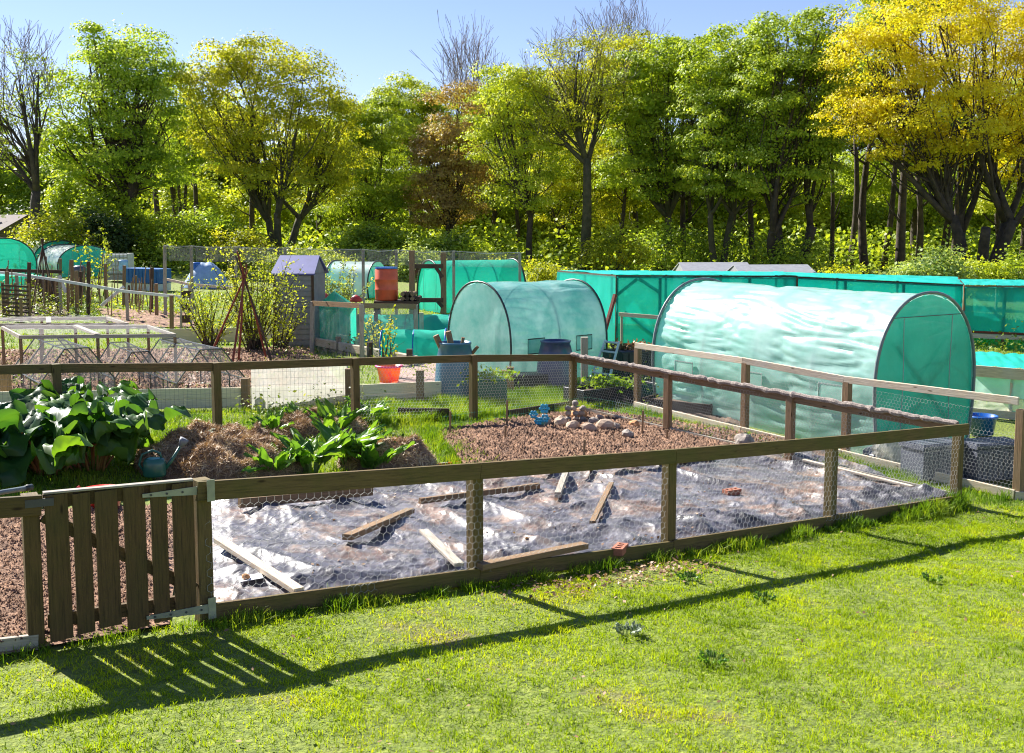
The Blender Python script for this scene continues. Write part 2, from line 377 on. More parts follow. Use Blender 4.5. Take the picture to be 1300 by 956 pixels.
# ------------------------------------------------------------------ ground sheet
def ground():
    tx = np.linspace(-1, 1, 420); ty = np.linspace(0, 1, 460)
    X = np.sinh(tx * 5.2) / math.sinh(5.2) * 420; Y = -12 + (np.sinh(ty * 4.6) / math.sinh(4.6)) * 500
    gx, gy = np.meshgrid(X, Y, indexing='ij')
    z = ZN(gx, gy) + .035 * fbm(gx * .7, gy * .7, 3) * np.exp(-(gy / 60) ** 2)
    z = z - .03
    m, nt, out = new_mat('meadow_ground'); L = nt.links.new; b = N(nt, 'ShaderNodeBsdfPrincipled'); b.inputs['Roughness'].default_value = .9
    v = coords(nt, 'Object')
    g = ramp(nt, noisetex(nt, v, 14, 6, .7), [(.3, (.06, .085, .012)), (.5, (.15, .20, .02)), (.7, (.28, .32, .04))])
    s = ramp(nt, noisetex(nt, v, 22, 5), [(.3, (.13, .085, .05)), (.7, (.24, .17, .11))])
    mx = N(nt, 'ShaderNodeMix', data_type='RGBA'); L(ramp(nt, noisetex(nt, v, .9, 5, .65), [(.56, (0, 0, 0)), (.68, (.7, .7, .7))]), mx.inputs[0]); L(g, mx.inputs[6]); L(s, mx.inputs[7])
    L(mx.outputs[2], b.inputs['Base Color']); bp = N(nt, 'ShaderNodeBump'); bp.inputs['Distance'].default_value = .03
    L(noisetex(nt, v, 30, 4), bp.inputs['Height']); L(bp.outputs[0], b.inputs['Normal']); L(b.outputs[0], out.inputs[0])
    tag(npmesh('ground', np.c_[gx.ravel(), gy.ravel(), z.ravel()], grid_faces(420, 460), m, smooth=True), kind='structure')
ground()
def soilbed(name, pts, n, m, amp=.05, mat='soil', kind='structure', lift=.03, sc=3.0, label=None, cat=None):
    q = [P(*p) for p in pts]
    def fn(x, y, s, t):
        e = np.minimum(np.minimum(s, 1 - s), np.minimum(t, 1 - t)); e = np.clip(e * 9, 0, 1)
        return lift * e + amp * e * (fbm(x * sc, y * sc, 5, .6) + .5 * np.abs(pn(x * sc * 5, y * sc * 5)))
    o = patch(name, *q, n, m, fn, M[mat]); return tag(o, label, cat, kind=kind)

# ------------------------------------------------------------------ fences
UP = Vector((0, 0, 1))
FR = [(46, 819, 628), (260, 786, 608), (603, 736, 586), (848, 700, 569), (1053, 666, 552.5), (1213, 639, 538)]
FB = [H(px, yb, depth(px, yb, yt, 1.0)) for px, yb, yt in FR]
front = thing('fence', 'low mossy timber and wire fence running across the front lawn to the right corner', 'fence', FB[1])
fdir = (FB[-1] - FB[1]); fdir.z = 0; fdir.normalize(); fn_ = Vector((fdir.y, -fdir.x, 0))        # towards the camera
for i, b in enumerate(FB[1:]):
    top = .965 if i else 1.0
    mb = MB().beam(b - UP * .15, b + UP * top, .105, .105, up=fdir, bev=.006); mb.build('post', M['fence'], front)
off = fn_ * .073
prev = FB[1] - fdir * .06
for i in range(1, 5):
    nx = FB[i + 1] + (fdir * .09 if i == 4 else Vector())
    MB().beam(prev + off + UP * .935, nx + off + UP * .935 - fdir * .004, .04, .135, bev=.004).build('rail', M['fence'], front); prev = nx
for i in range(1, 5):
    a, b = FB[i], FB[i + 1]; MB().beam(a + fn_ * .06 + UP * .06, b + fn_ * .06 + UP * .05 - fdir * .006, .035, .13, bev=.004).build('gravel_board', M['fence'], front)
Lf = (FB[5] - FB[1]).length
netting('wire_netting', hexnet(Lf, .86, .062), FB[1] + fn_ * .055, FB[5] + fn_ * .055, .0012, M['wire'], front, .02, .04)

# side fence: back corner to the right corner
BC = H(727, 524, depth(727, 524, 450, 1.0))
side = thing('fence', 'timber fence with netting rolled along its sagging rail between the soil bed and grass path', 'fence', BC)
sdir = (FB[5] - BC); sL = sdir.length; sdir.normalize(); sn = Vector((-sdir.y, sdir.x, 0)).normalized()
for px in (848, 1003):
    # walk along the line until it projects to px
    t = min(np.linspace(0, sL, 400), key=lambda t: abs(proj(BC + sdir * t + UP * .5)[0] - px))
    b = BC + sdir * t; MB().beam(b - UP * .1, b + UP * 1.0, .105, .105, up=sdir, bev=.006).build('post', M['brownw'], side)
MB().beam(BC + UP * .93 + sn * .02, FB[5] + UP * .93 - sdir * .08 + sn * .02, .045, .11, bev=.004).build('rail', M['brownw'], side)
n = 140; pts = []; rr = []
for i in range(n + 1):
    t = i / n; p = BC.lerp(FB[5], t) + UP * (1.0 + .02 * mnoise.noise(Vector((t * 40, 0, 0)))) + sn * (-.03 + .02 * mnoise.noise(Vector((0, t * 50, 0)))); pts.append(p); rr.append(.036 + .02 * mnoise.noise(Vector((t * 90, 5, 0))))
M['roll'] = surf('bundled_old_netting', (.50, .42, .37), (.22, .175, .15), 60, .9, .02, 120)
MB().path(pts, rr, 8).build('netting_roll', M['roll'], side, smooth=False)
netting('wire_netting', hexnet(sL, .95, .052), BC, FB[5], .0014, M['wire'], side, .025, .02)
MB().beam(BC + UP * .06, FB[5] + UP * .06 - sdir * .08, .04, .14).build('gravel_board', M['grey'], side)

# back fence: left out of frame to the back corner
bdir = fdir; back = thing('fence', 'dark timber fence with square wire mesh behind the rhubarb and compost heap', 'fence', G(-3.0, BC.y - 3.2))
bpts = []
for px in (-60, 72, 275, 451, 601, 727):
    a = ray(px, 500)[0]; t = (a * BC.y - BC.x) / (bdir.x - a * bdir.y); q = BC + bdir * t; bpts.append(G(q.x, q.y))
bpts[-1] = BC.copy(); bpts[-2] = H(601, 531, depth(601, 531, 450.5, 1))
BP = bpts
for b in bpts: MB().beam(b - UP * .1, b + UP * 1.0, .105, .105, up=bdir, bev=.006).build('post', M['fence'], back)
for a, b in zip(bpts, bpts[1:]):
    d = (b - a).normalized(); MB().beam(a + d * .055 + UP * .945, b - d * .055 + UP * .945, .05, .11, bev=.004).build('rail', M['fence'], back)
Lb = (bpts[-1] - bpts[0]).length
netting('wire_mesh', sqnet((bpts[3] - bpts[0]).length, .9, .06, .09), bpts[0], bpts[3], .0014, M['bwire'], back, .01, .02)
netting('wire_netting', hexnet((bpts[-1] - bpts[3]).length, .9, .052), bpts[3], bpts[-1], .0014, M['wire'], back, .02, .02)

# fence left of the gate
lp = FB[0]; ldir = (FB[0] - FB[1]); ldir.z = 0; ldir.normalize(); le = lp + ldir * 1.6; le = G(le.x, le.y); 
lf = thing('fence', 'short timber fence stub with a dark rail left of the gate', 'fence', lp)
MB().beam(lp - UP * .15, lp + UP * 1.0, .125, .1, up=ldir, bev=.006).build('post', M['gate'], lf)
MB().beam(lp + fn_ * .07 + UP * .94 - ldir * .05, le + fn_ * .07 + UP * .94, .04, .13, bev=.004).build('rail', M['gate'], lf)
MB().beam(lp + fn_ * .05 + UP * .04, le + fn_ * .05 + UP * .04, .035, .1).build('gravel_board', M['grey'], lf)
# gate
gate = thing('gate', 'low picket gate of dark upright boards hung on pale strap hinges', 'gate', FB[0].lerp(FB[1], .5))
A0, A1 = FB[0], FB[1]; gd = (A1 - A0); gL = gd.length; gu = gd / gL; gn = fn_
xs = [(60, 90), (95, 118), (123, 152), (159, 187), (193, 214), (220, 248)]
def gt(px):
    return min(np.linspace(-.1, gL, 500), key=lambda t: abs(proj(A0 + gu * t + gn * .065 + UP * .5)[0] - px))
for k, (x0, x1) in enumerate(xs):
    a = gt(x0); b = gt(x1); c = A0 + gu * ((a + b) / 2); wd = b - a
    MB().beam(c + UP * (.035 + .02 * (k % 3)) + gn * .065, c + UP * (1.0 + .006 * math.sin(k * 5)) + gn * .065, wd, .022, up=gn, bev=.004).build('board', M['gate'], gate)
s0 = A0 + gu * gt(60); s1 = A0 + gu * gt(248)
MB().beam(s0 + UP * .955 + gn * .03, s1 + UP * .955 + gn * .03, .04, .09, bev=.004).build('top_rail', M['gate'], gate)
MB().beam(s0 + UP * 1.013 + gn * .045, s1 + UP * 1.013 + gn * .05, .055, .014, bev=.003).build('capping_strip', M['grey'], gate)
MB().beam(s0 + UP * .16 + gn * .03, s1 + UP * .16 + gn * .03, .04, .09, bev=.004).build('bottom_rail', M['gate'], gate)
MB().beam(s0 + UP * .86 + gn * .03, s1 + UP * .24 + gn * .03, .04, .08, bev=.004).build('brace', M['gate'], gate)
for z, kk in ((.94, 0), (.10, 1)):
    mb = MB(); p = A1 - gu * .005 + gn * .082; q = A1 - gu * .42 + gn * .082
    vs_ = [p + UP * (z + .032), p + UP * (z - .032), q + UP * (z - .012), q + UP * (z + .012)]
    n0 = len(mb.v); mb.v += [tuple(v) for v in vs_] + [tuple(v + gn * .006) for v in vs_]
    for f in ((0, 1, 2, 3), (7, 6, 5, 4), (0, 4, 5, 1), (1, 5, 6, 2), (2, 6, 7, 3), (3, 7, 4, 0)): mb.face(f)
    mb.beam(A1 + gu * .02 + UP * (z - .075) + gn * .123 * (1 if not kk else .7), A1 + gu * .02 + UP * (z + .075) + gn * .123 * (1 if not kk else .7), .055, .006, up=gn)
    h = mb.build('hinge', M['metal'], gate)
    for j in range(4):
        c = p.lerp(q, .12 + j * .25) + UP * z + gn * .008
        o = MB().path([c, c + gn * .004], .008, 8).build('bolt', M['bwire'], h, world=False); o.location = -gate.location
sc = MB(); c = A0 + gu * .02 + UP * .96 + gn * .09; sc.beam(c - gu * .07, c + gu * .10, .012, .05).build('latch', M['bwire'], gate)

# pale new fence beside the big tunnel
PF = [(809, 517, 434.5), (945, 550, 453.5), (1073, 580, 477), (1292, 632, 504)]
pb = [P(px, yb) for px, yb, _ in PF]
pf = thing('fence', 'new pale timber fence with netting along the near side of the long polytunnel', 'fence', pb[0])
pdir = (pb[-1] - pb[0]); pdir.z = 0; pdir.normalize(); pn_ = Vector((pdir.y, -pdir.x, 0))
if pn_.y > 0: pn_ = -pn_
PH = []
for (px, yb, yt), b in zip(PF, pb):
    hz = H(px, yt, b.y).z - b.z; PH.append(hz)
    MB().beam(b - UP * .1, b + UP * (hz - (.16 if px == 1292 else .09)), .105, .105, up=pdir, bev=.006).build('post', M['brownw'], pf)
print('pale fence heights', PH)
for i in range(3):
    a = pb[i] + UP * (PH[i] - .055) + pn_ * .03; b = pb[i + 1] + UP * (PH[i + 1] - .055) + pn_ * .03
    MB().beam(a - pdir * .03, b - pdir * .034, .045, .10, bev=.004).build('rail', M['pale'], pf)
for i in range(3): MB().beam(pb[i] + UP * .05 + pn_ * .07, pb[i + 1] + UP * .05 + pn_ * .07 - pdir * .01, .04, .12, bev=.004).build('gravel_board', M['pale'], pf)
MB().beam(pb[3] + UP * .04 + pn_ * .07, pb[3] + Vector((2.2, -.6, -.15)) + UP * .04, .04, .12, bev=.004).build('gravel_board', M['pale'], pf)
netting('wire_netting', hexnet((pb[3] - pb[0]).length, 1.02, .052), pb[0], pb[3], .0014, M['wire'], pf, .02, .05)
# ------------------------------------------------------------------ woodland
LM = {}
LM['green'] = leafmat('maple_leaves_green', [(0.138, 0.218, 0.029), (0.253, 0.380, 0.040), (0.402, 0.529, 0.057), (0.575, 0.655, 0.103)], trans=.6)
LM['mid'] = leafmat('sycamore_leaves_mid_green', [(0.127, 0.196, 0.021), (0.265, 0.368, 0.032), (0.414, 0.529, 0.046), (0.575, 0.644, 0.081)])
LM['lime'] = leafmat('young_lime_leaves', [(0.184, 0.253, 0.023), (0.368, 0.460, 0.034), (0.529, 0.609, 0.052), (0.690, 0.713, 0.092)])
LM['olive'] = leafmat('olive_gold_spring_leaves', [(.17, .22, .02), (.35, .40, .028), (.52, .54, .04), (.66, .64, .07)], trans=.55)
LM['yellow'] = leafmat('yellow_blossom_leaves', [(.40, .31, .012), (.64, .53, .018), (.80, .71, .03), (.86, .81, .07)], trans=.5, tint=(1.1, 1.1, .5))
LM['brown'] = leafmat('copper_bud_leaves', [(0.230, 0.149, 0.057), (0.368, 0.253, 0.092), (0.460, 0.356, 0.115), (0.483, 0.460, 0.103)], trans=.4)
LM['pale'] = leafmat('pale_green_leaves', [(0.138, 0.207, 0.057), (0.299, 0.402, 0.103), (0.483, 0.575, 0.184), (0.667, 0.736, 0.322)])
LM['dark'] = leafmat('dark_evergreen_leaves', [(0.034, 0.069, 0.018), (0.069, 0.115, 0.029), (0.115, 0.172, 0.040), (0.184, 0.253, 0.057)], trans=.3)

def curve_pts(a, b, n=4, sag=.12, wob=.05):
    a = Vector(a); b = Vector(b); L = (b - a).length; out = []
    off = Vector((random.gauss(0, wob), random.gauss(0, wob), 0)) * L
    for i in range(n + 1):
        t = i / n; p = a.lerp(b, t); p += off * (4 * t * (1 - t)) + Vector((0, 0, -sag * L * 2 * t * (1 - t) * (-1 if sag < 0 else 1)))
        out.append(p)
    return out
def tree(name, label, cat, px, D, lobes, leaf, dens=1.0, leafsize=.26, trunk_r=.35, bark='bark', fork=.3, stems=1, lean=0, bare=0.0, extra=None, group='trees along the edge of the wood', clus=1.0, k_br=1.0, depthk=.9, spread=.75):
    """lobes: (px, py, rx, ry[, dD]) in picture points at distance D -> ellipsoid crown masses in the world"""
    D = D * 1.28; leafsize *= .62; trunk_r *= .8; base = AT(px, D); root = thing(name, label, cat, base, 0, group)
    s = D / F; E = []
    for l in lobes:
        dd = l[4] if len(l) > 4 else random.uniform(-.5, .5) * l[2] * s
        c = H(l[0], l[1], D + dd); k = (D + dd) / F; E.append((c, l[2] * k, l[2] * k * depthk, l[3] * k))
    # trunk and limbs
    ctr = sum((e[0] for e in E), Vector()) / len(E); lowest = min(e[0].z - e[3] for e in E)
    fz = base.z + max(1.2, (ctr.z - base.z) * fork)
    tb = MB(); lb = MB(); forks = []
    for k in range(stems):
        a = 2 * math.pi * k / max(1, stems) + random.random(); o = Vector((math.cos(a), math.sin(a), 0)) * (trunk_r * 1.1 if stems > 1 else 0)
        f = Vector((base.x + lean + o.x * (3 if stems > 1 else 1) + random.uniform(-.2, .2), base.y + o.y * 3, fz + random.uniform(-.4, .6)))
        p = curve_pts(base + o * .7 - UP * .3, f, 5, 0, .03); r0 = trunk_r / (1 if stems == 1 else 1.5)
        tb.path(p, [r0 * (1.45 - .1 * 0 if i == 0 else 1.12 - .07 * i) for i in range(6)], 9); forks.append((f, r0 * .78))
    CL = []
    for ei, (c, rx, ry, rz) in enumerate(E):
        f, fr = min(forks, key=lambda q: (q[0] - c).length * random.uniform(.8, 1.2))
        cur = curve_pts(f - UP * .3, c + Vector((0, 0, rz * .35)), 6, -.05, .06)
        lb.path(cur, [fr * (.8 - .11 * i) for i in range(7)], 6)
        nc = max(6, int(clus * 8 * (rx * rz) ** .8 * (1 if rx > 1 else 1.4)))
        for k in range(nc):
            u = rng.normal(size=3); u /= np.linalg.norm(u); u[2] = u[2] * .9 + .1
            q = c + Vector((u[0] * rx, u[1] * ry, u[2] * rz)) * 1.16 * (spread + (1 - spread) * 1.15 * rng.random() ** .5) * (.86 + .22 * mnoise.noise(Vector((u[0] * 1.7 + ei * 9, u[1] * 1.7, u[2] * 1.7))) * 2)
            CL.append((q, min(rx, rz)))
            if rng.random() < .75 * k_br:
                j = random.randint(1, 6); a0 = cur[j]; pp = curve_pts(a0, q, 3, -.06, .09); r = fr * (.32 - .03 * j)
                lb.path(pp, [r, r * .7, r * .45, r * .15], 4, cap=False)
    tb.build('trunk', M[bark], root, smooth=True); lb.build('branches', M[bark], root, smooth=True)
    # leaves
    C = []; Nn = []
    for q, rr in CL:
        if rng.random() < bare: continue
        n = int(dens * rng.uniform(190, 430)); R_ = rng.uniform(.55, 1.0) * min(1.35, .45 + rr * .42)
        u = rng.normal(size=(n, 3)); u[:, 2] = np.abs(u[:, 2]) * .9 - .25; u /= np.linalg.norm(u, axis=1)[:, None]
        wob = 1 + .28 * np.sin(u[:, 0] * 5 + q[0] * 3) * np.cos(u[:, 1] * 5 + q[2] * 2)
        p = u * [R_, R_, R_ * .62] * (wob * rng.normal(.92, .13, n))[:, None]
        C.append(p + np.array(q)); out = (np.array(q) - np.array(ctr)); out /= np.linalg.norm(out) + 1e-6
        Nn.append(u * .9 + np.array([0, 0, .35]) + out * .25 + rng.normal(size=(n, 3)) * .42)
    if C:
        V, Fc = cards(np.concatenate(C), np.concatenate(Nn), leafsize, .8); npmesh('crown', V, Fc, LM[leaf], root)
    return root, CL
def twigs(root, cl, n, L, mat, r=.02, up=1.0):
    """fine bare sprays on a crown"""
    S = []; 
    for q, _ in cl:
        for k in range(n):
            d = Vector((random.gauss(0, .6), random.gauss(0, .6), abs(random.gauss(up, .4)))).normalized(); a = Vector(q); 
            for j in range(3):
                b = a + d * L * random.uniform(.25, .45); S.append((a, b)); d = (d + Vector((random.gauss(0, .25), random.gauss(0, .25), .1))).normalized()
                if j < 2:
                    e = (d + Vector((random.gauss(0, .5), random.gauss(0, .5), .2))).normalized(); S.append((b, b + e * L * .35))
                a = b
    V, Fc = wires(np.array([[tuple(a), tuple(b)] for a, b in S]), r * .8); npmesh('twigs', V, Fc, mat, root)

WG = 'trees along the edge of the wood'
# far left: sparse leafless tree with bending limbs
t, cl = tree('tree', 'dark forked nearly leafless tree at the far left edge above the tiled roof', 'tree', 52, 52,
    [(20, 120, 26, 50), (50, 110, 22, 42), (8, 195, 26, 26), (45, 175, 20, 30), (-20, 140, 30, 50)], 'mid', .25, .2, .42, 'bark', .5, 1, bare=.35, k_br=1.6, clus=.9)
twigs(t, cl, 4, 2.0, M['twig'], .014)
tree('tree', 'broad dark green round-crowned maple standing tallest on the left', 'tree', 163, 54,
    [(140, 90, 58, 52), (170, 130, 48, 60), (105, 135, 45, 48), (185, 85, 36, 42), (80, 185, 32, 28), (150, 195, 52, 38), (205, 175, 26, 46), (120, 60, 30, 26), (185, 225, 40, 24), (115, 215, 34, 20)], 'green', .62, .25, .5, 'bark', .42)
tree('tree', 'slender many-stemmed tree squeezed right behind the broad dark maple', 'tree', 228, 60,
    [(225, 130, 28, 42), (240, 190, 26, 40), (215, 210, 24, 36)], 'green', .7, .24, .24, 'bark', .7, 4)
tree('tree', 'wide golden-green tree with fanning black limbs left of the sky gap', 'tree', 357, 56,
    [(285, 80, 40, 34), (335, 90, 48, 42), (385, 120, 44, 50), (420, 165, 34, 55), (300, 140, 50, 46), (350, 175, 54, 52), (260, 110, 34, 30), (410, 225, 38, 40), (300, 205, 34, 38), (250, 165, 20, 22), (360, 235, 50, 24), (435, 200, 30, 40)], 'olive', .62, .24, .5, 'barkg', .34, 3)
tree('tree', 'bright green tree leafy to the ground below the dip in the treeline', 'tree', 470, 64,
    [(450, 165, 30, 34), (455, 200, 30, 40), (485, 165, 30, 38), (480, 235, 42, 46), (440, 265, 36, 34), (500, 275, 36, 36)], 'mid', 1.1, .25, .3, 'barkg', .3)
tree('tree', 'pale lime domed tree right of the dip in the treeline', 'tree', 520, 76,
    [(515, 140, 34, 34), (545, 150, 34, 40), (500, 175, 24, 30), (525, 200, 44, 44)], 'lime', 1.2, .27, .32, 'barkg', .4)
tree('tree', 'copper brown budding tree between the lime dome and a yellow-green tree', 'tree', 570, 62,
    [(580, 150, 30, 34), (565, 195, 36, 40), (590, 235, 36, 44), (560, 265, 32, 40), (545, 215, 24, 30)], 'brown', 1.0, .24, .34, 'bark', .35)
t, cl = tree('tree', 'leafless purple-grey tree poking above the copper brown tree', 'tree', 592, 88,
    [(592, 105, 22, 32), (600, 130, 26, 26), (575, 120, 14, 22)], 'brown', .1, .2, .3, 'bark', .6, bare=.8, k_br=2)
twigs(t, cl, 2, 4.5, M['twig'], .022, 2.0)
tree('tree', 'yellow-green airy tree with a straight trunk left of the brown-topped tree', 'tree', 672, 57,
    [(640, 115, 28, 34), (668, 130, 34, 46), (640, 185, 34, 32), (690, 200, 30, 42), (660, 240, 42, 34), (620, 150, 18, 24)], 'lime', .75, .23, .28, 'bark', .45)
t, cl = tree('tree', 'tall brown-topped tree with a bare twiggy crown and a thick straight trunk', 'tree', 741, 55,
    [(735, 80, 42, 40), (700, 105, 36, 36), (765, 110, 30, 44), (735, 140, 42, 34), (700, 165, 30, 26)], 'olive', .5, .2, .4, 'barkg', .62, bare=.1, k_br=1.6)
twigs(t, cl, 3, 1.9, M['twig'], .012)
tree('tree', 'young olive undergrowth tree below the brown-topped crown', 'tree', 712, 62,
    [(705, 215, 30, 36), (760, 215, 30, 40), (735, 265, 44, 34), (790, 260, 30, 36)], 'olive', .8, .22, .2, 'bark', .5)
t, cl = tree('tree', 'thin bare-topped tree rising behind the treeline just left of the green domes', 'tree', 800, 84,
    [(795, 50, 22, 22), (770, 60, 22, 20), (810, 80, 24, 28)], 'olive', .3, .22, .3, 'bark', .6, bare=.5, k_br=2)
twigs(t, cl, 2, 3.6, M['twig'], .02, 2.0)
tree('tree', 'lumpy yellow-green sycamore right of the brown-topped tree', 'tree', 845, 58,
    [(850, 80, 40, 34), (825, 120, 38, 40), (875, 115, 40, 44), (800, 165, 34, 30), (850, 175, 40, 40), (795, 95, 22, 26), (835, 230, 44, 34), (880, 60, 26, 18), (800, 225, 34, 34), (870, 215, 34, 30), (790, 130, 34, 40)], 'mid', .8, .27, .36, 'barkg', .35)
tree('tree', 'tall lime-topped sycamore in the middle of the right-hand wood', 'tree', 915, 54,
    [(935, 60, 42, 30), (905, 100, 38, 44), (950, 110, 40, 48), (905, 165, 40, 40), (950, 180, 38, 42), (925, 225, 44, 28), (890, 210, 30, 34), (960, 235, 34, 30)], 'mid', .8, .27, .4, 'barkg', .42, 2)
tree('tree', 'dark-limbed green tree leaning out just left of the yellow maple', 'tree', 1002, 52,
    [(1000, 60, 40, 38), (1040, 55, 34, 38), (985, 115, 42, 44), (1030, 120, 40, 46), (1000, 185, 46, 40), (1050, 190, 26, 36), (965, 220, 26, 30), (1015, 235, 40, 28), (1045, 90, 30, 40)], 'mid', .8, .25, .55, 'bark', .32, 4)
tree('tree', 'huge yellow flowering maple filling the top right corner', 'tree', 1243, 47,
    [(1190, 50, 70, 50), (1110, 85, 52, 46), (1250, 80, 60, 60), (1150, 140, 62, 46), (1090, 150, 44, 40), (1215, 160, 66, 48), (1280, 140, 54, 60), (1235, 10, 66, 44), (1120, 30, 40, 34), (1165, 195, 56, 26), (1255, 205, 60, 30), (1340, 60, 60, 60), (1320, 160, 50, 50)], 'yellow', .75, .2, .6, 'bark', .3, 5, clus=1.1)
tree('tree', 'green-topped tree peeking over the yellow maple at the top edge', 'tree', 1165, 62,
    [(1140, 20, 40, 30), (1180, 0, 40, 34), (1120, 60, 40, 40), (1110, 215, 36, 40), (1150, 240, 40, 30)], 'mid', 1.0, .27, .4, 'bark', .45)
tree('tree', 'green tree filling the right edge below the yellow maple', 'tree', 1300, 56,
    [(1300, 200, 50, 40), (1280, 250, 40, 34), (1340, 150, 60, 70), (1330, 255, 40, 40)], 'lime', 1.0, .24, .35, 'bark', .4)
tree('tree', 'yellow-green tree with a gold top squeezed between the brown-topped tree and the lumpy sycamore', 'tree', 792, 64,
    [(800, 70, 30, 26), (775, 110, 30, 36), (805, 130, 34, 40), (780, 180, 34, 40), (790, 235, 34, 34)], 'olive', .8, .24, .3, 'bark', .45)
tree('tree', 'fresh green tree filling the gap left of the airy yellow-green tree', 'tree', 615, 68,
    [(625, 140, 28, 34), (605, 190, 30, 40), (630, 240, 36, 40), (600, 270, 30, 30)], 'mid', .8, .24, .28, 'bark', .4)
# second row deeper in the wood
rowB = [(-30, 80, 150, 'mid', 'shadowed green tree deep behind the tiled roof'), (95, 78, 190, 'green', 'dark ivy-green tree low behind the broad maple'), (190, 82, 140, 'lime', 'golden low tree deep between the two tall left trees'),
        (270, 84, 125, 'lime', 'deep lime green tree behind the fanning black limbs'), (410, 84, 160, 'mid', 'deep wood tree below the left shoulder of the treeline'), (620, 86, 128, 'lime', 'lime green tree deep behind the airy yellow-green tree'),
        (700, 88, 100, 'lime', 'lime tree deep behind the brown-topped crown'), (775, 80, 82, 'lime', 'bright green tree deep left of the lumpy sycamore'), (860, 84, 78, 'mid', 'mid green tree deep behind the lumpy sycamore'),
        (960, 82, 66, 'mid', 'deep green tree behind the gap between the two tall sycamores'), (1075, 80, 72, 'mid', 'mid green tree deep behind the left flank of the yellow maple'), (1190, 78, 130, 'mid', 'deep green tree behind the yellow maple'), (1330, 80, 100, 'mid', 'green tree deep behind the right edge')]
for i, (px, D, top, lf, lab) in enumerate(rowB):
    hh = 290 - top; L = []
    for k in range(9): L.append((px + random.uniform(-50, 50), top + 35 + random.uniform(0, .85) * hh, random.uniform(30, 42), random.uniform(28, 38)))
    L.append((px, top + 34, 34, 34)); tree('tree', lab, 'tree', px, D, L, lf, .8, .42, .3, 'bark', .5, 1, group='trees deeper in the wood', k_br=.5)
# bare trunks standing in the right-hand wood
tr = [(628, 66, .18), (655, 64, .15), (705, 70, .2), (812, 64, .2), (868, 60, .2), (887, 68, .17), (958, 58, .2), (1078, 60, .22), (1100, 55, .25), (1121, 60, .2), (1143, 54, .28), (1165, 58, .22), (1192, 60, .24), (1210, 56, .2), (1275, 60, .2),
      (205, 66, .22), (250, 62, .18), (322, 62, .2), (405, 66, .2), (1055, 56, .14), (930, 66, .16), (785, 60, .14)]
for i, (px, D, r) in enumerate(tr):
    D *= 1.28; b = AT(px, D); root = thing('tree', 'slim straight dark trunk standing in the shade of the wood', 'tree', b, 0, 'slim trunks in the shade of the wood')
    mb = MB(); hgt = random.uniform(7, 10); top = b + Vector((random.uniform(-.9, .9), random.uniform(-.5, .5), hgt))
    p = curve_pts(b - UP * .3, top, 5, 0, .03); mb.path(p, [r * (1.25 - .13 * j) for j in range(6)], 7); mb.build('trunk', M['bark'], root, smooth=True)
    mb = MB()
    for j in range(5):
        a = p[random.randint(2, 5)]; d = Vector((random.gauss(0, 1.3), random.gauss(0, .8), random.uniform(.8, 2.4))); q = curve_pts(a, a + d, 3, -.05, .08); mb.path(q, [r * .4, r * .3, r * .2, r * .08], 4)
    mb.build('branches', M['bark'], root, smooth=True)
# understorey
def bush(label, px, D, w, h, leaf, dens=1.0, ls=.16, cat='bush', group='bushes in front of the wood', name='bush', zc=None, loose=.5):
    D *= 1.22; b = AT(px, D); root = thing(name, label, cat, b, 0, group); s = D / F; W = w * s / 2; Hh = h * s; mb = MB(); C = []; Nn = []
    for k in range(int(8 + W * Hh * 9 * dens)):
        u = rng.normal(size=3); u /= np.linalg.norm(u); q = np.array([u[0] * W, u[1] * W * .8, Hh * .5 + u[2] * Hh * .5]) * rng.uniform(.7, 1.05); q[2] = max(q[2], .1) * (1 + loose * .4 * (rng.random() - .5))
        if k % 2 == 0: mb.path(curve_pts(b + Vector((random.gauss(0, .1), random.gauss(0, .1), -.05)), b + Vector(q), 3, -.08, .08), [.035, .025, .015, .006], 4, cap=False)
        ls *= 1.0; n = int(rng.uniform(90, 150) * dens); sg = .16 + .1 * min(W, Hh); p = rng.normal(size=(n, 3)) * [sg, sg, sg * .7]; C.append(p + q + np.array(b)); Nn.append(np.array([0, 0, .7]) + u * .5 + rng.normal(size=(n, 3)) * .6)
    mb.build('stems', M['bark'], root); C = np.concatenate(C); C[:, 2] = np.maximum(C[:, 2], b.z + .02); V, Fc = cards(C, np.concatenate(Nn), ls, .8); npmesh('foliage', V, Fc, LM[leaf], root); return root
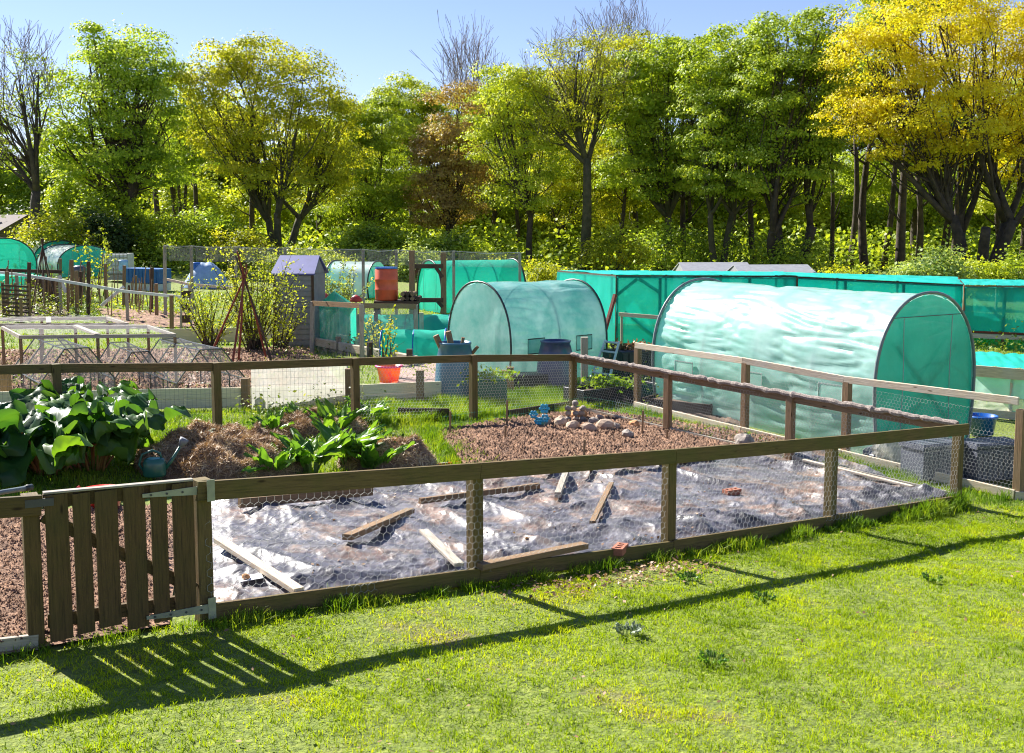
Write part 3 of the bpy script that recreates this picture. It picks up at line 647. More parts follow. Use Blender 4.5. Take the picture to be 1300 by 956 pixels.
BU = [('dark ivy-covered bush behind the tiled roof', 30, 72, 110, 60, 'dark', .8, .2), ('yellow-green bush between the tiled roof and the round tunnels', 75, 52, 90, 70, 'olive', .9, .18),
      ('dark laurel bush behind the twin green tunnels', 120, 54, 80, 75, 'dark', 1.1, .2), ('fresh green bush below the broad maple', 150, 57, 90, 110, 'mid', 1.0, .2), ('wide green bush behind the white tank', 215, 56, 90, 80, 'mid', .8, .18),
      ('green thicket below the slender many-stemmed tree', 265, 58, 80, 70, 'green', 1, .2), ('leafy thicket left of the golden-green tree trunks', 310, 56, 70, 50, 'olive', 1, .16), ('yellow-green round bush behind the grey shed', 372, 46, 60, 42, 'lime', 1.2, .13),
      ('large yellow-green bush right of the grey shed roof', 415, 47, 60, 40, 'lime', 1.2, .14), ('dense green bush behind the white greenhouse tunnel', 470, 54, 80, 60, 'mid', 1.1, .18), ('grey-green low bush behind the orange barrel', 528, 48, 60, 42, 'pale', 1, .14),
      ('rounded mid green bush behind the small teal tunnel', 585, 52, 80, 55, 'mid', 1.1, .18), ('clipped yellow-green bush right of the small teal tunnel', 640, 40, 46, 42, 'olive', 1.3, .11), ('small yellow-green bush left of the netting cage', 690, 42, 46, 36, 'olive', 1.2, .12),
      ('loose undergrowth bush right of the thick straight trunk', 780, 56, 90, 60, 'olive', .7, .16), ('dark undergrowth bush below the lumpy sycamore', 845, 58, 90, 60, 'green', .7, .16), ('light green undergrowth bush below the tall sycamore', 930, 58, 90, 55, 'mid', .7, .16),
      ('low leafy bush at the foot of the leaning tree', 1010, 54, 90, 50, 'mid', .8, .16), ('golden spiky bush left of the white-blossomed shrub', 1060, 40, 60, 40, 'olive', .8, .12), ('yellowish bush behind the netting cage right of the golden spiky one', 1100, 42, 60, 36, 'lime', .8, .12),
      ('pale blossomed round shrub below the yellow maple', 1180, 38, 84, 72, 'pale', 1.5, .14), ('yellow-green bush right of the pale blossomed shrub', 1240, 42, 70, 55, 'lime', 1.1, .13), ('green bush at the right edge behind the netting cage', 1290, 42, 70, 60, 'mid', 1.1, .14)]
for lab, px, D, w_, h_, lf, dn, ls in BU: bush(lab, px, D, w_, h_, lf, dn, ls)
for i, (px, lf, a_) in enumerate([(110, 'mid', 'behind the broad maple trunk'), (240, 'lime', 'behind the slender many-stemmed tree'), (330, 'lime', 'behind the fanning black limbs'), (430, 'mid', 'below the dip in the treeline'), (600, 'lime', 'left of the airy tree trunk'), (690, 'lime', 'left of the thick straight trunk'), (770, 'mid', 'right of the thick straight trunk'),
    (835, 'lime', 'behind the lumpy sycamore trunks'), (900, 'mid', 'behind the tall sycamore trunks'), (955, 'lime', 'between the tall sycamore and the leaning tree'), (1030, 'lime', 'right of the leaning tree trunks'), (1085, 'mid', 'left of the slim trunk row'), (1140, 'lime', 'among the slim trunk row'), (1200, 'mid', 'left of the yellow maple trunks'), (1275, 'lime', 'right of the yellow maple trunks')]):
    bush('sunlit young tree deep in the wood ' + a_, px, 73, 84, 120, lf, .8, .24, 'young tree', 'sunlit young trees deep in the wood', 'young_tree')
# undergrowth carpet of the wood floor
def thicket():
    n = 150000; x = rng.uniform(-65, 65, n); y = rng.uniform(74, 128, n); z = ZN(x, y); hgt = 2.4 + 2.4 * pn(x * .3, y * .3) + 1.2 * ((y - 74) / 50)
    C = np.c_[x, y, z + rng.random(n) * np.maximum(.4, hgt)]; V, Fc = cards(C, rng.normal(size=(n, 3)) * .6 + [0, -.2, .6], .34, .8)
    tag(npmesh('undergrowth', V, Fc, LM['mid']), 'leafy green undergrowth covering the floor of the wood', 'undergrowth', kind='stuff')
thicket()
# ------------------------------------------------------------------ polytunnels and cages
M['poly_pale'] = film('pale_green_polythene', (.40, .70, .61), (.58, .82, .75), .38, .04, .3, 2.2, .003, .5)
M['poly_white'] = film('white_green_polythene', (.66, .80, .76), (.80, .88, .86), .4, .05, .35, 2.2, .003, .4)
M['poly_mid'] = film('blue_green_polythene', (.22, .60, .54), (.58, .82, .77), .45, .08, .27, 2.2, .003, .5)
M['poly_end'] = film('green_end_sheet', (.015, .44, .33), (.03, .54, .41), .55, .06, .35, 1.5, .008, .2)
M['net_teal'] = film('teal_shade_netting', (.01, .60, .53), (.02, .68, .61), .55, .34, .6, 1.0, .004, .0, (.45, .9, .8))
M['net_top'] = film('bright_teal_netting', (.02, .68, .62), (.03, .74, .68), .4, .12, .5, 1.0, .004, .0, (.4, .9, .85))
M['net_green'] = film('green_mesh_cloth', (.03, .66, .47), (.05, .74, .56), .5, .12, .5, 1.0, .006, .1)
M['net_dark'] = film('dark_fine_netting', (.14, .15, .17), (.22, .23, .25), .3, .74, .8, 3, .0, .0)
M['net_white'] = film('white_fine_netting', (.6, .62, .62), (.7, .7, .7), .4, .8, .8, 3, .0, .0)
M['tube'] = surf('grey_tube', (.20, .24, .24), (.14, .17, .17), rough=.4)
M['tubed'] = surf('dark_tube', (.04, .05, .05), rough=.4)
M['clear'] = film('scuffed_clear_sheet', (.62, .60, .52), (.75, .74, .70), .45, .32, .2, 3, .008, .6)
M['zip'] = surf('grey_zip', (.35, .45, .42), rough=.5)
def profile(W, Hh, n=40, spring=.42, belly=.09, p=2.15):
    out = []; k0 = int(n * .24)
    for i in range(k0):
        t = i / k0; out.append((-W / 2 * (1 + belly * (math.sin(t * math.pi / 2) - 1)), spring * Hh * t))
    m = n - 2 * k0
    for i in range(m + 1):
        a = math.pi * (1 - i / m); c = math.cos(a); s = math.sin(a)
        out.append((W / 2 * math.copysign(abs(c) ** (2 / p), c), spring * Hh + (1 - spring) * Hh * abs(s) ** (2 / p)))
    return out + [(-x, z) for x, z in reversed(out[:k0])]
def tunnel(label, p0, ang, Lg, W, Hh, cover, endm, hoops=4, spring=.42, wr=.02, group=None, door=True, wins=0, drop=0.0, hoop_mat='tube', name='polytunnel', cat='polytunnel', hr=.016, sag=.0, endcol=None, dens=.07, winsides=(1,)):
    """p0: centre of the near end at ground; the tunnel runs from there along ang (0 = +x)"""
    root = thing(name, label, cat, p0, 0, group); ax = Vector((math.cos(ang), math.sin(ang), 0)); sx = Vector((ax.y, -ax.x, 0))   # sx points to the right when looking along ax
    pr = profile(W, Hh, 48, spring); acc = np.cumsum([0] + [math.dist(pr[i], pr[i + 1]) for i in range(len(pr) - 1)])
    nl = max(8, int(Lg / dens)); A = np.array(pr)
    u = np.linspace(0, acc[-1], max(24, int(acc[-1] / dens))); X = np.interp(u, acc, A[:, 0]); Zz = np.interp(u, acc, A[:, 1])
    s, U = np.meshgrid(np.linspace(0, Lg, nl), u, indexing='ij'); X = np.broadcast_to(X, s.shape).copy(); Zz = np.broadcast_to(Zz, s.shape).copy()
    nx = np.gradient(Zz, axis=1); nz = -np.gradient(X, axis=1); nn = np.sqrt(nx ** 2 + nz ** 2); nx, nz = -nx / nn, -nz / nn
    ph = (s / Lg * (hoops - 1)); between = np.abs(np.sin(ph * math.pi)); seed = random.random() * 50
    wx = s * .8 + .5 * pn(s * .7 + seed, U * .8); wy = U * 2.2 + .6 * pn(s * .5, U * 1.1 + seed)
    cl_ = lambda n, k: np.clip(1 - np.abs(n) * k, 0, 1)
    rid = .8 * cl_(pn(wx * .45 + seed, wy * 1.1), 8) + .6 * cl_(pn(wx * .9 - wy * .9, wy * 1.3 + seed), 7) + .4 * cl_(pn(wx * 1.3 + seed, wy * 2.6), 5) + .15 * cl_(pn(wx * 3 + wy, wy * 5 + seed), 3)
    Dp = wr * (.1 + rid * (.35 + 1.1 * np.clip(.4 + 1.3 * pn(s * .6, U * .6 + seed), 0, 1)) + .4 * pn(s * .8 + seed, U * .9)) * (.25 + .75 * between) - sag * between * np.clip(Zz / Hh, 0, 1)
    X = X - nx * Dp; Zz = Zz - nz * Dp
    Zz = np.maximum(Zz, 0)
    V = np.array(p0)[None, None, :] + np.array(ax)[None, None, :] * s[..., None] + np.array(sx)[None, None, :] * X[..., None]; V[..., 2] += Zz - drop * s
    npmesh('cover', V.reshape(-1, 3), grid_faces(*s.shape), M[cover], root, smooth=True)
    for k in range(hoops):
        q = Vector(p0) + ax * (Lg * k / (hoops - 1)) - UP * drop * Lg * k / (hoops - 1); rr = hr * (1.35 if k in (0, hoops - 1) else 1); ex = .012 if k in (0, hoops - 1) else -.03
        MB().path([q + sx * x * (1 + ex) + UP * z * (1 + ex) for x, z in pr], rr, 6).build('hoop', M[hoop_mat], root, smooth=True)
    for e, off in ((0, .02), (1, Lg - .02)):
        q = Vector(p0) + ax * off - UP * drop * off; mb = MB(); n0 = len(mb.v); rows = 12
        zs = sorted(set(z for _, z in pr)); nv = 18; zz = np.linspace(0, Hh * .998, 26); lay = []
        half = [(abs(x), z) for x, z in pr[:len(pr) // 2 + 1]]; hz = [z for _, z in half]; hx = [x for x, _ in half]
        gv = []
        for z in zz:
            hw = float(np.interp(z, hz, hx))
            for j in range(nv + 1):
                x = hw * (2 * j / nv - 1); wv = .018 * (mnoise.noise(Vector((x * 3 + e * 9, z * 1.2, seed))) + .6 * abs(mnoise.noise(Vector((x * 7 + z * 4, z * 3, seed))))); gv.append(q + sx * x + UP * z + ax * wv)
        o = npmesh('end_sheet', [tuple(v) for v in gv], grid_faces(26, nv + 1), M[endm], root, smooth=True)
        if door:
            sgn = -1 if e == 0 else 1
            for xx in (-.24 * W, .24 * W):
                zt = Hh * .86; pz = [q + sx * xx * (1 + .02 * math.sin(z * 4)) + UP * z + ax * sgn * .022 for z in np.linspace(.05, zt, 10)]; MB().path(pz, .007, 4).build('zip', M['zip'], o, world=False).location = -Vector(p0)
            MB().path([q - sx * W * .36 + UP * Hh * .865 + ax * sgn * .02, q + sx * W * .36 + UP * Hh * .865 + ax * sgn * .02], .008, 4).build('seam', M['tubed'], o, world=False).location = -Vector(p0)
    for k in range(wins):
        for sg in winsides:
            f = (k + .5) / wins; q = Vector(p0) + ax * Lg * f + sx * sg * (W / 2 + .012) - UP * drop * Lg * f; z0 = Hh * .30; w2 = .23; hh = .3; mb = MB()
            for a, b in (((-w2, z0), (w2, z0)), ((-w2, z0 + hh), (w2, z0 + hh)), ((-w2, z0), (-w2, z0 + hh)), ((w2, z0), (w2, z0 + hh))):
                mb.beam(q + ax * a[0] + UP * a[1], q + ax * b[0] + UP * b[1], .01, .02)
            MB().quad(q + ax * -w2 + UP * z0, q + ax * w2 + UP * z0, q + ax * w2 + UP * (z0 + hh), q + ax * -w2 + UP * (z0 + hh)).build('window_panel', M[cover], root); mb.build('window_frame', M['tubed' if hoop_mat == 'tubed' else 'zip'], root)
    return root
# big pale tunnel: the near end faces right
e0 = P(1172, 586); e0 = G(e0.x * 1.045, e0.y * 1.045); r0 = Vector((-2.5, 3.8, 0)).normalized(); ang = math.atan2(r0.y, r0.x)
zd = G(e0.x + r0.x * 4.7, e0.y + r0.y * 4.7).z - e0.z
HB = H(1168, 374, e0.y).z - e0.z; ef = e0 + r0 * 4.9; zf_ = H(905, 356, ef.y).z; print('big', HB, zf_ - HB - e0.z, zd)
big = tunnel('long pale green shiny polytunnel with a dark green end sheet behind the new fence', e0, ang, 4.9, 2.35, HB, 'poly_pale', 'poly_end', 5, .44, .045, wins=3, drop=-((zf_ - HB - e0.z) / 4.9), winsides=(-1,), hr=.02, dens=.028)
# diagonal brace seen through the end
a = e0 + r0 * .12; sx_ = Vector((r0.y, -r0.x, 0)); MB().beam(a - sx_ * .7 + UP * 1.7, a + sx_ * .75 + UP * .3, .03, .05).build('brace', M['tubed'], big)
MB().beam(a + sx_ * .7 + UP * 1.7 + r0 * .06, a - sx_ * .75 + UP * .3 + r0 * .06, .03, .05).build('brace', M['tubed'], big)
# middle tunnel
e1 = Vector((-.68, 22.3, 0)); e1.z = Z(e1.x, e1.y); phi = R(42)
zt_ = H(610, 359, 22.3).z
tunnel('smaller blue green polytunnel with window flaps between the two water butts', e1, phi, 2.75, 1.95, zt_ - e1.z, 'poly_mid', 'poly_mid', 3, .36, .034, wins=2, drop=-(G(e1.x + 2.1, e1.y + 1.9).z - e1.z) / 2.9, door=False, hoop_mat='tubed', winsides=(1,), sag=.02, dens=.03)
# small teal tunnel beyond the orange barrel
def tun2(label, px, yb, yt, D, ang, Lg, W, cov, end, **k):
    b = AT(px, D); hz = H(px, yt, D).z - b.z; print('tunnel', label[:30], 'h', round(hz, 2), 'base px', [round(v) for v in proj(b)], 'want', yb)
    return tunnel(label, b, ang, Lg, W, hz, cov, end, 4, .3, .02, hr=.025, dens=.12, **k)
tun2('teal mesh tunnel behind the timber arch frame', 545, 405, 331, 40, R(28), 3.4, 2.2, 'net_green', 'net_green', hoop_mat='tubed')
tun2('white and green greenhouse tunnel behind the netting left of the orange barrel', 480, 356, 332, 46, R(160), 2.0, 1.9, 'poly_white', 'net_green', hoop_mat='tubed')
tun2('cut-off green tunnel at the far left edge of the plots', 6, 345, 303, 56, R(120), 3.5, 3.0, 'net_green', 'net_green', hoop_mat='tubed')
tun2('left one of the twin green and white tunnels behind the bean canes', 78, 345, 306, 62, R(128), 4.2, 3.0, 'poly_white', 'net_green', hoop_mat='tubed')
tun2('right one of the twin green and white tunnels with the open green end', 110, 347, 312, 58, R(128), 4.0, 2.9, 'poly_white', 'net_green', hoop_mat='tubed')

# netting cages on the right
def cage(label, A, B, C, Dd, hz, posts=4, mat='dark', braces=(), top='net_top', sidem='net_teal', faces=(0, 1, 2, 3), low=0.0, pm=None, group='netting cages on the right'):
    """corner ground points A-B (front), C-D (back)"""
    root = thing('netting_cage', label, 'netting cage', A, 0, group); K = [Vector(q) for q in (A, B, C, Dd)]
    T = [q + UP * h for q, h in zip(K, hz)]
    for i in range(4):
        j = (i + 1) % 4; n = posts if i % 2 == 0 else max(2, posts // 2)
        for k in range(n):
            t = k / n; b = K[i].lerp(K[j], t); tp = T[i].lerp(T[j], t); b = G(b.x, b.y) - UP * .05; MB().beam(b, tp - UP * .01, .075, .075).build('post', M[pm or mat], root)
        MB().beam(T[i], T[j], .06, .08).build('top_rail', M[mat], root)
    n = 30
    def sheet(nm, a, b, c, d, m, amp, lowcut=0):
        s, t = np.meshgrid(np.linspace(0, 1, 60), np.linspace(0, 1, 14), indexing='ij'); a, b, c, d = [np.array(q) for q in (a, b, c, d)]
        W = ((1 - s) * (1 - t))[..., None] * a + (s * (1 - t))[..., None] * b + (s * t)[..., None] * c + ((1 - s) * t)[..., None] * d
        nn = np.cross(b - a, d - a); nn = nn / np.linalg.norm(nn); W = W + nn * (amp * fbm(s * 9 + a[0], t * 3, 3) * 4 * t * (1 - t) + amp * .5 * np.abs(pn(s * 22, t * 5)))[..., None]
        npmesh(nm, W.reshape(-1, 3), grid_faces(60, 14), M[m], root, smooth=True)
    for i in faces:
        j = (i + 1) % 4; o = Vector((0, 0, low)); dd = (T[j] - T[i]).normalized(); nr = Vector((dd.y, -dd.x, 0)) * .05
        sheet('side_netting', K[i] + nr + o, K[j] + nr + o, T[j] + nr, T[i] + nr, sidem, .06)
    sheet('roof_netting', T[0] + UP * .05, T[1] + UP * .05, T[2] + UP * .05, T[3] + UP * .05, top, .08)
    for i, (t0, z0, t1, z1) in enumerate(braces):
        a = K[0].lerp(K[1], t0); b = K[0].lerp(K[1], t1); MB().beam(G(a.x, a.y) + UP * z0 + Vector((0, .06, 0)), G(b.x, b.y) + UP * z1 + Vector((0, .06, 0)), .05, .08).build('brace', M['brownw'], root)
    return root
A = AT(783, 30.5); A2 = AT(1010, 29); C2 = AT(985, 36); C1 = AT(709, 37)
hA = H(783, 351, 30.5).z - A.z; hC = H(709, 345, 37).z - C1.z
print('cage heights', hA, hC)
cage('long teal netting cage with diagonal timber braces left of the long tunnel', A, A2, C2, C1, [hA, H(1010, 352, 29).z - A2.z, H(985, 347, 36).z - C2.z, hC], 4, 'dark', [(0, 1.35, .12, hA - .05), (.25, hA - .4, .13, hA - .05), (.05, .9, .28, .1), (.5, .2, .38, hA - .1)])
B1 = AT(1000, 33.5); B2 = AT(1222, 32.5); B3 = AT(1215, 44); B4 = AT(985, 43)
cage('teal netting cage with a red corner post behind the end of the long tunnel', B1, B2, B3, B4, [H(1000, 352, 33.5).z - B1.z, H(1222, 363, 32.5).z - B2.z, H(1215, 353, 44).z - B3.z, H(985, 347, 43).z - B4.z], 3, 'dark', pm='redw')
D1 = AT(1224, 32); D2 = AT(1380, 31); D3 = AT(1370, 40); D4 = AT(1216, 42)
cg = cage('teal netting cage at the right edge with a red rail and green plants below', D1, D2, D3, D4, [H(1224, 364, 32).z - D1.z, H(1380, 366, 31).z - D2.z, H(1370, 358, 40).z - D3.z, H(1216, 356, 42).z - D4.z], 3, 'brownw', faces=(0, 3), low=.25)
a = D1 + UP * .42 + Vector((0, -.1, 0)); b = D2 + UP * .42 + Vector((0, -.1, 0)); MB().beam(a, b, .04, .07).build('red_rail', M['redw'], cg); MB().beam(a - UP * .11, b - UP * .11, .04, .13).build('plank', M['pale'], cg)
# white plank rail in front of the first cage
q = thing('rail', 'pale horizontal plank on short stakes in front of the teal netting cage', 'rail', AT(786, 26)); a = AT(786, 26.2); b = AT(862, 25); za = H(786, 399, 26.2); zb = H(862, 405, 25)
MB().beam(za, zb, .04, .09).build('plank', M['pale'], q)
for t in (.05, .95):
    c = za.lerp(zb, t) + Vector((0, .05, 0)); MB().beam(G(c.x, c.y) - UP * .05, c, .05, .05).build('stake', M['grey'], q)
# low cage box, far right
b0 = P(1218, 524); b1 = AT(1420, b0.y - .8); b2 = b1 + Vector((.3, 1.6, 0)); b3 = b0 + Vector((.2, 1.6, 0)); hz = H(1236, 464, b0.y).z - b0.z
print('box h', hz)
root = thing('raised_bed_frame', 'low timber framed bed with teal roof netting and white boards at the right edge', 'covered raised bed', b0)
K = [b0, b1, b2, b3]; T = [q + UP * hz for q in K]
def sheetq(nm, a, b, c, d, m, root, amp=.02, n=50, k=12, fx=14, fy=4):
    s, t = np.meshgrid(np.linspace(0, 1, n), np.linspace(0, 1, k), indexing='ij'); a, b, c, d = [np.array(q) for q in (a, b, c, d)]
    W = ((1 - s) * (1 - t))[..., None] * a + (s * (1 - t))[..., None] * b + (s * t)[..., None] * c + ((1 - s) * t)[..., None] * d
    nn = np.cross(b - a, d - a); nn = nn / np.linalg.norm(nn); W = W + nn * (amp * fbm(s * fx + a[0], t * fy, 3))[..., None]
    return npmesh(nm, W.reshape(-1, 3), grid_faces(n, k), M[m], root, smooth=True)
sheetq('roof_netting', T[0] + UP * .02, T[1] + UP * .02, T[2] + UP * .14, T[3] + UP * .14, 'net_top', root, .06)
sheetq('white_sheet', K[0] + UP * (hz * .4) - Vector((0, .03, 0)), K[1] + UP * (hz * .4) - Vector((0, .03, 0)), T[1] - Vector((0, .03, 0)), T[0] - Vector((0, .03, 0)), 'poly_pale', root, .03)
sheetq('clear_sheet', K[0] + UP * .12 - Vector((0, .05, 0)), K[1] + UP * .12 - Vector((0, .05, 0)), K[1] + UP * (hz * .42) - Vector((0, .05, 0)), K[0] + UP * (hz * .42) - Vector((0, .05, 0)), 'clear', root, .04)
MB().beam(T[0] - Vector((0, .06, .07)), T[1] - Vector((0, .06, .07)), .04, .2).build('board', M['pale'], root)
MB().beam(K[0] - Vector((0, .08, -.05)), K[1] - Vector((0, .08, -.05)), .05, .14).build('board', M['pale'], root)
for k in range(4):
    c = K[0].lerp(K[1], k / 3); MB().beam(G(c.x, c.y) - UP * .1, c + UP * hz * .9, .06, .06).build('post', M['pale'], root)
# ------------------------------------------------------------------ plot beside the lawn
soilbed('soil_bed_by_the_gate', [(-120, 850), (215, 792), (232, 640), (-120, 655)], 260, 200, .03, 'soil', sc=4)
def ridge(x, y): return 1 - np.abs(pn(x, y)) * 2
# polythene weed sheet
def sheet_mat():
    m, nt, out = new_mat('crumpled_polythene'); L = nt.links.new; v = coords(nt, 'Object')
    b = N(nt, 'ShaderNodeBsdfPrincipled')
    n1 = noisetex(nt, v, 1.7, 6, .65); c = ramp(nt, n1, [(.34, (.035, .034, .04)), (.43, (.105, .10, .115)), (.50, (.165, .157, .18)), (.55, (.20, .165, .15)), (.63, (.27, .17, .12))])
    n2 = noisetex(nt, v, 9, 5, .7); d = ramp(nt, n2, [(.35, (.45, .42, .40)), (.6, (1, 1, 1))])
    mx = N(nt, 'ShaderNodeMix', data_type='RGBA', blend_type='MULTIPLY'); mx.inputs[0].default_value = 1; L(c, mx.inputs[6]); L(d, mx.inputs[7]); L(mx.outputs[2], b.inputs['Base Color'])
    L(ramp(nt, noisetex(nt, v, 5, 4), [(.35, (.38,) * 3), (.7, (.62,) * 3)]), b.inputs['Roughness']); b.inputs['Coat Weight'].default_value = .18; b.inputs['Coat Roughness'].default_value = .2; b.inputs['Specular IOR Level'].default_value = .6
    bp = N(nt, 'ShaderNodeBump'); bp.inputs['Distance'].default_value = .03; bp.inputs['Strength'].default_value = .8
    wn = N(nt, 'ShaderNodeTexNoise'); wn.inputs['Scale'].default_value = 2.5; L(v, wn.inputs['Vector']); wm = N(nt, 'ShaderNodeVectorMath', operation='MULTIPLY_ADD'); L(wn.outputs['Color'], wm.inputs[0]); wm.inputs[1].default_value = (.5, .5, .5); L(v, wm.inputs[2])
    hs = []
    for sc_, am in ((3.2, 1.0), (8.5, .42), (21, .16)):
        vo = N(nt, 'ShaderNodeTexVoronoi'); vo.inputs['Scale'].default_value = sc_; L(wm.outputs[0], vo.inputs['Vector']); k_ = N(nt, 'ShaderNodeMath', operation='MULTIPLY'); L(vo.outputs['Distance'], k_.inputs[0]); k_.inputs[1].default_value = am; hs.append(k_.outputs[0])
    ad = N(nt, 'ShaderNodeMath'); L(hs[0], ad.inputs[0]); L(hs[1], ad.inputs[1]); ad2 = N(nt, 'ShaderNodeMath'); L(ad.outputs[0], ad2.inputs[0]); L(hs[2], ad2.inputs[1]); L(ad2.outputs[0], bp.inputs['Height']); L(bp.outputs[0], b.inputs['Normal']); L(bp.outputs[0], b.inputs['Coat Normal'])
    L(b.outputs[0], out.inputs[0]); return m
M['sheet'] = sheet_mat()
def sheet_h(x, y):
    wx = x + .5 * pn(x * .7, y * .7); wy = y + .5 * pn(x * .7 + 40, y * .7)
    a = wx * .85 - wy * .5; c = wx * .5 + wy * .85
    f = lambda n, k, p: np.clip(1 - np.abs(n) * k, 0, 1) ** p
    r1 = f(pn(a * .32, c * 1.35), 3.2, 1.6); r2 = f(pn(a * 1.3 + 5, c * .8), 3.6, 1.6); r3 = f(pn(c * 3.3, a * 2.2), 3, 1.6); r4 = f(pn(a * 6 + c * 2, c * 5.2), 2.6, 1.2)
    env = np.clip(.8 + 1.3 * pn(x * .5 + 3, y * .5), .45, 1.35)
    return .04 + .075 * r1 + (.045 * r2 + .022 * r3 + .008 * r4 + .5 * .009 * f(pn(a * 12 + 3, c * 10), 2.4, 1)) * env + .05 * pn(x * .6, y * .6)
SA, SB_, SC, SD = P(258, 786), P(1203, 641), P(1040, 570), P(262, 628)
SA = SA - fn_ * .02 + fdir * .02
def shz(x, y, s, t):
    e = np.clip(np.minimum(np.minimum(s * 40, (1 - s) * 40), np.minimum(t * 14, (1 - t) * 14)), 0, 1); return sheet_h(x, y) * (.25 + .75 * e) + .10 * np.clip((s - .75) * 4, 0, 1) * np.exp(-(t * 7) ** 2)
tag(patch('ground_sheet', SA, SB_, SC, SD, 640, 240, shz, M['sheet']), 'crumpled grey and brown polythene sheet covering the bed behind the front fence', 'plastic sheet')
def SZ(p): return Z(p[0], p[1]) + float(sheet_h(np.array([p[0]]), np.array([p[1]]))[0])
def onsheet(px, py):
    p = P(px, py, .07); return p
hem = []; hr_ = []
_sh = [o for o in COL.objects if o.name.startswith('ground_sheet')][0]
for i in range(90):
    t = i / 89; a_ = SD.lerp(SC, .02 + t * .56); hem.append(G(a_.x, a_.y - .02 + .07 * mnoise.noise(Vector((t * 9, 1, 0))), .07)); hr_.append(.05 + .03 * mnoise.noise(Vector((t * 22, 0, 3))))
M['blackfilm'] = surf('black_polythene', (.03, .03, .036), (.07, .07, .08), 9, .35, .01, 18, coat=.4)
MB().path(hem, hr_, 9).build('rolled_hem', M['blackfilm'], _sh, world=False, smooth=True)
PLK = [((278, 697), (380, 757), .085, .045, 'pale', 'long pale plank lying aslant at the left front corner of the polythene sheet'),
       ((441, 703), (521, 652), .09, .05, 'brownw', 'rough brown plank pointing to the upper right on the left half of the polythene'),
       ((538, 679), (583, 728), .085, .03, 'grey', 'short flat pale brown plank just left of the second front fence post'),
       ((708, 638), (719, 607), .07, .06, 'grey', 'short pale timber offcut near the back edge of the polythene'),
       ((752, 671), (776, 621), .06, .035, 'brownw', 'narrow tan lath on the middle of the polythene'),
       ((304, 652), (472, 634), .06, .09, 'brownw', 'brown edging timber along the back left of the polythene'),
       ((533, 640), (684, 624), .05, .06, 'brownw', 'long thin brown batten at the back of the polythene beside the second post'),
       ((608, 729), (742, 705), .10, .05, 'brownw', 'weathered board lying against the foot of the front fence'),
       ((650, 613), (838, 594), .05, .05, 'grey', 'thin batten between the polythene and the stony soil bed'),
       ((1020, 588), (1158, 622), .06, .03, 'pale', 'slim pale batten at the right corner of the polythene'),
       ((842, 592), (905, 583), .07, .07, 'brownw', 'short brown timber at the back edge near the middle of the side fence')]
for a, b, w_, h_, m_, lab in PLK:
    p = onsheet(*a); q = onsheet(*b); p.z = max(SZ(p), SZ(p.lerp(q, .5))) + h_ / 2; q.z = SZ(q) + h_ / 2
    lift = max(max(0, SZ(p.lerp(q, t_)) - p.lerp(q, t_).z + h_ * .2) for t_ in (.1, .25, .4, .5, .6, .75, .9)); p.z += lift; q.z += lift
    if lab.startswith('short pale timber') : pass
    o = MB().beam(p, q, w_, h_, bev=.004).build('plank', M[m_]); tag(o, lab, 'plank', 'loose timber on the polythene')
M['brick'] = surf('red_brick', (.42, .16, .09), (.30, .11, .07), 20, .85, .004, 60)
for px, py, rz, lab in ((929, 626, .5, 'red brick with holes lying alone on the polythene between the third and fourth posts'), (787, 702, 1.2, 'broken red brick at the foot of the front fence before the third post')):
    p = onsheet(px, py); r = thing('brick', lab, 'brick', (p.x, p.y, SZ(p) + .005), rz, 'bricks weighing the polythene down')
    mb = MB()
    for j in (-1, 1): mb.beam((-.105, j * .039, .035), (.105, j * .039, .035), .026, .065)
    mb2 = MB()
    for x in (-.09, -.03, .03, .09): mb2.beam((x - .014, 0, .034), (x + .014, 0, .034), .053, .064)
    mb.v += [(a, b, c) for a, b, c in mb2.v]; n0 = len(mb.v) - len(mb2.v)
    for f, u in zip(mb2.f, mb2.uv): mb.face([i + n0 for i in f], u)
    mb.build('body', M['brick'], r, world=False)
def rock(name, label, p, sx, sy, sz, m, group=None, cat='stone', sub=2, seed=None):
    import bmesh
    bm = bmesh.new(); bmesh.ops.create_icosphere(bm, subdivisions=sub, radius=1); sd_ = random.random() * 99
    for v in bm.verts:
        k = 1 + .28 * mnoise.noise(v.co * 1.1 + Vector((sd_, 0, 0))) + .12 * mnoise.noise(v.co * 3 + Vector((0, sd_, 0))); v.co = Vector((v.co.x * sx * k, v.co.y * sy * k, v.co.z * sz * k + sz * .6))
    me = bpy.data.meshes.new(name); bm.to_mesh(me); bm.free(); me.materials.append(M[m]); o = bpy.data.objects.new(name, me); link(o); o.location = p; o.rotation_euler = (0, 0, random.random() * 6); return tag(o, label, cat, group)
M['stone'] = surf('buff_stone', (.50, .38, .28), (.32, .22, .16), 7, .9, .006, 30)
M['stoneg'] = surf('grey_stone', (.36, .31, .27), (.22, .19, .165), 8, .9, .006, 30)
M['stoneo'] = surf('orange_stone', (.58, .30, .13), (.42, .2, .09), 8, .9, .006, 30)
p = onsheet(318, 736); pq = thing('card', 'white card weighted with a brown stone at the left front of the polythene', 'card', (p.x, p.y, SZ(p) + .03), .35)
MB().beam((-.09, 0, 0), (.09, 0, .012), .13, .004).build('sheet_of_card', surf('white_card', (.8, .8, .78), rough=.6), pq, world=False)
rock('stone', 'brown angular stone lying on the white card', Vector((p.x - .03, p.y - .02, SZ(p) + .035)), .035, .03, .025, 'stoneo')
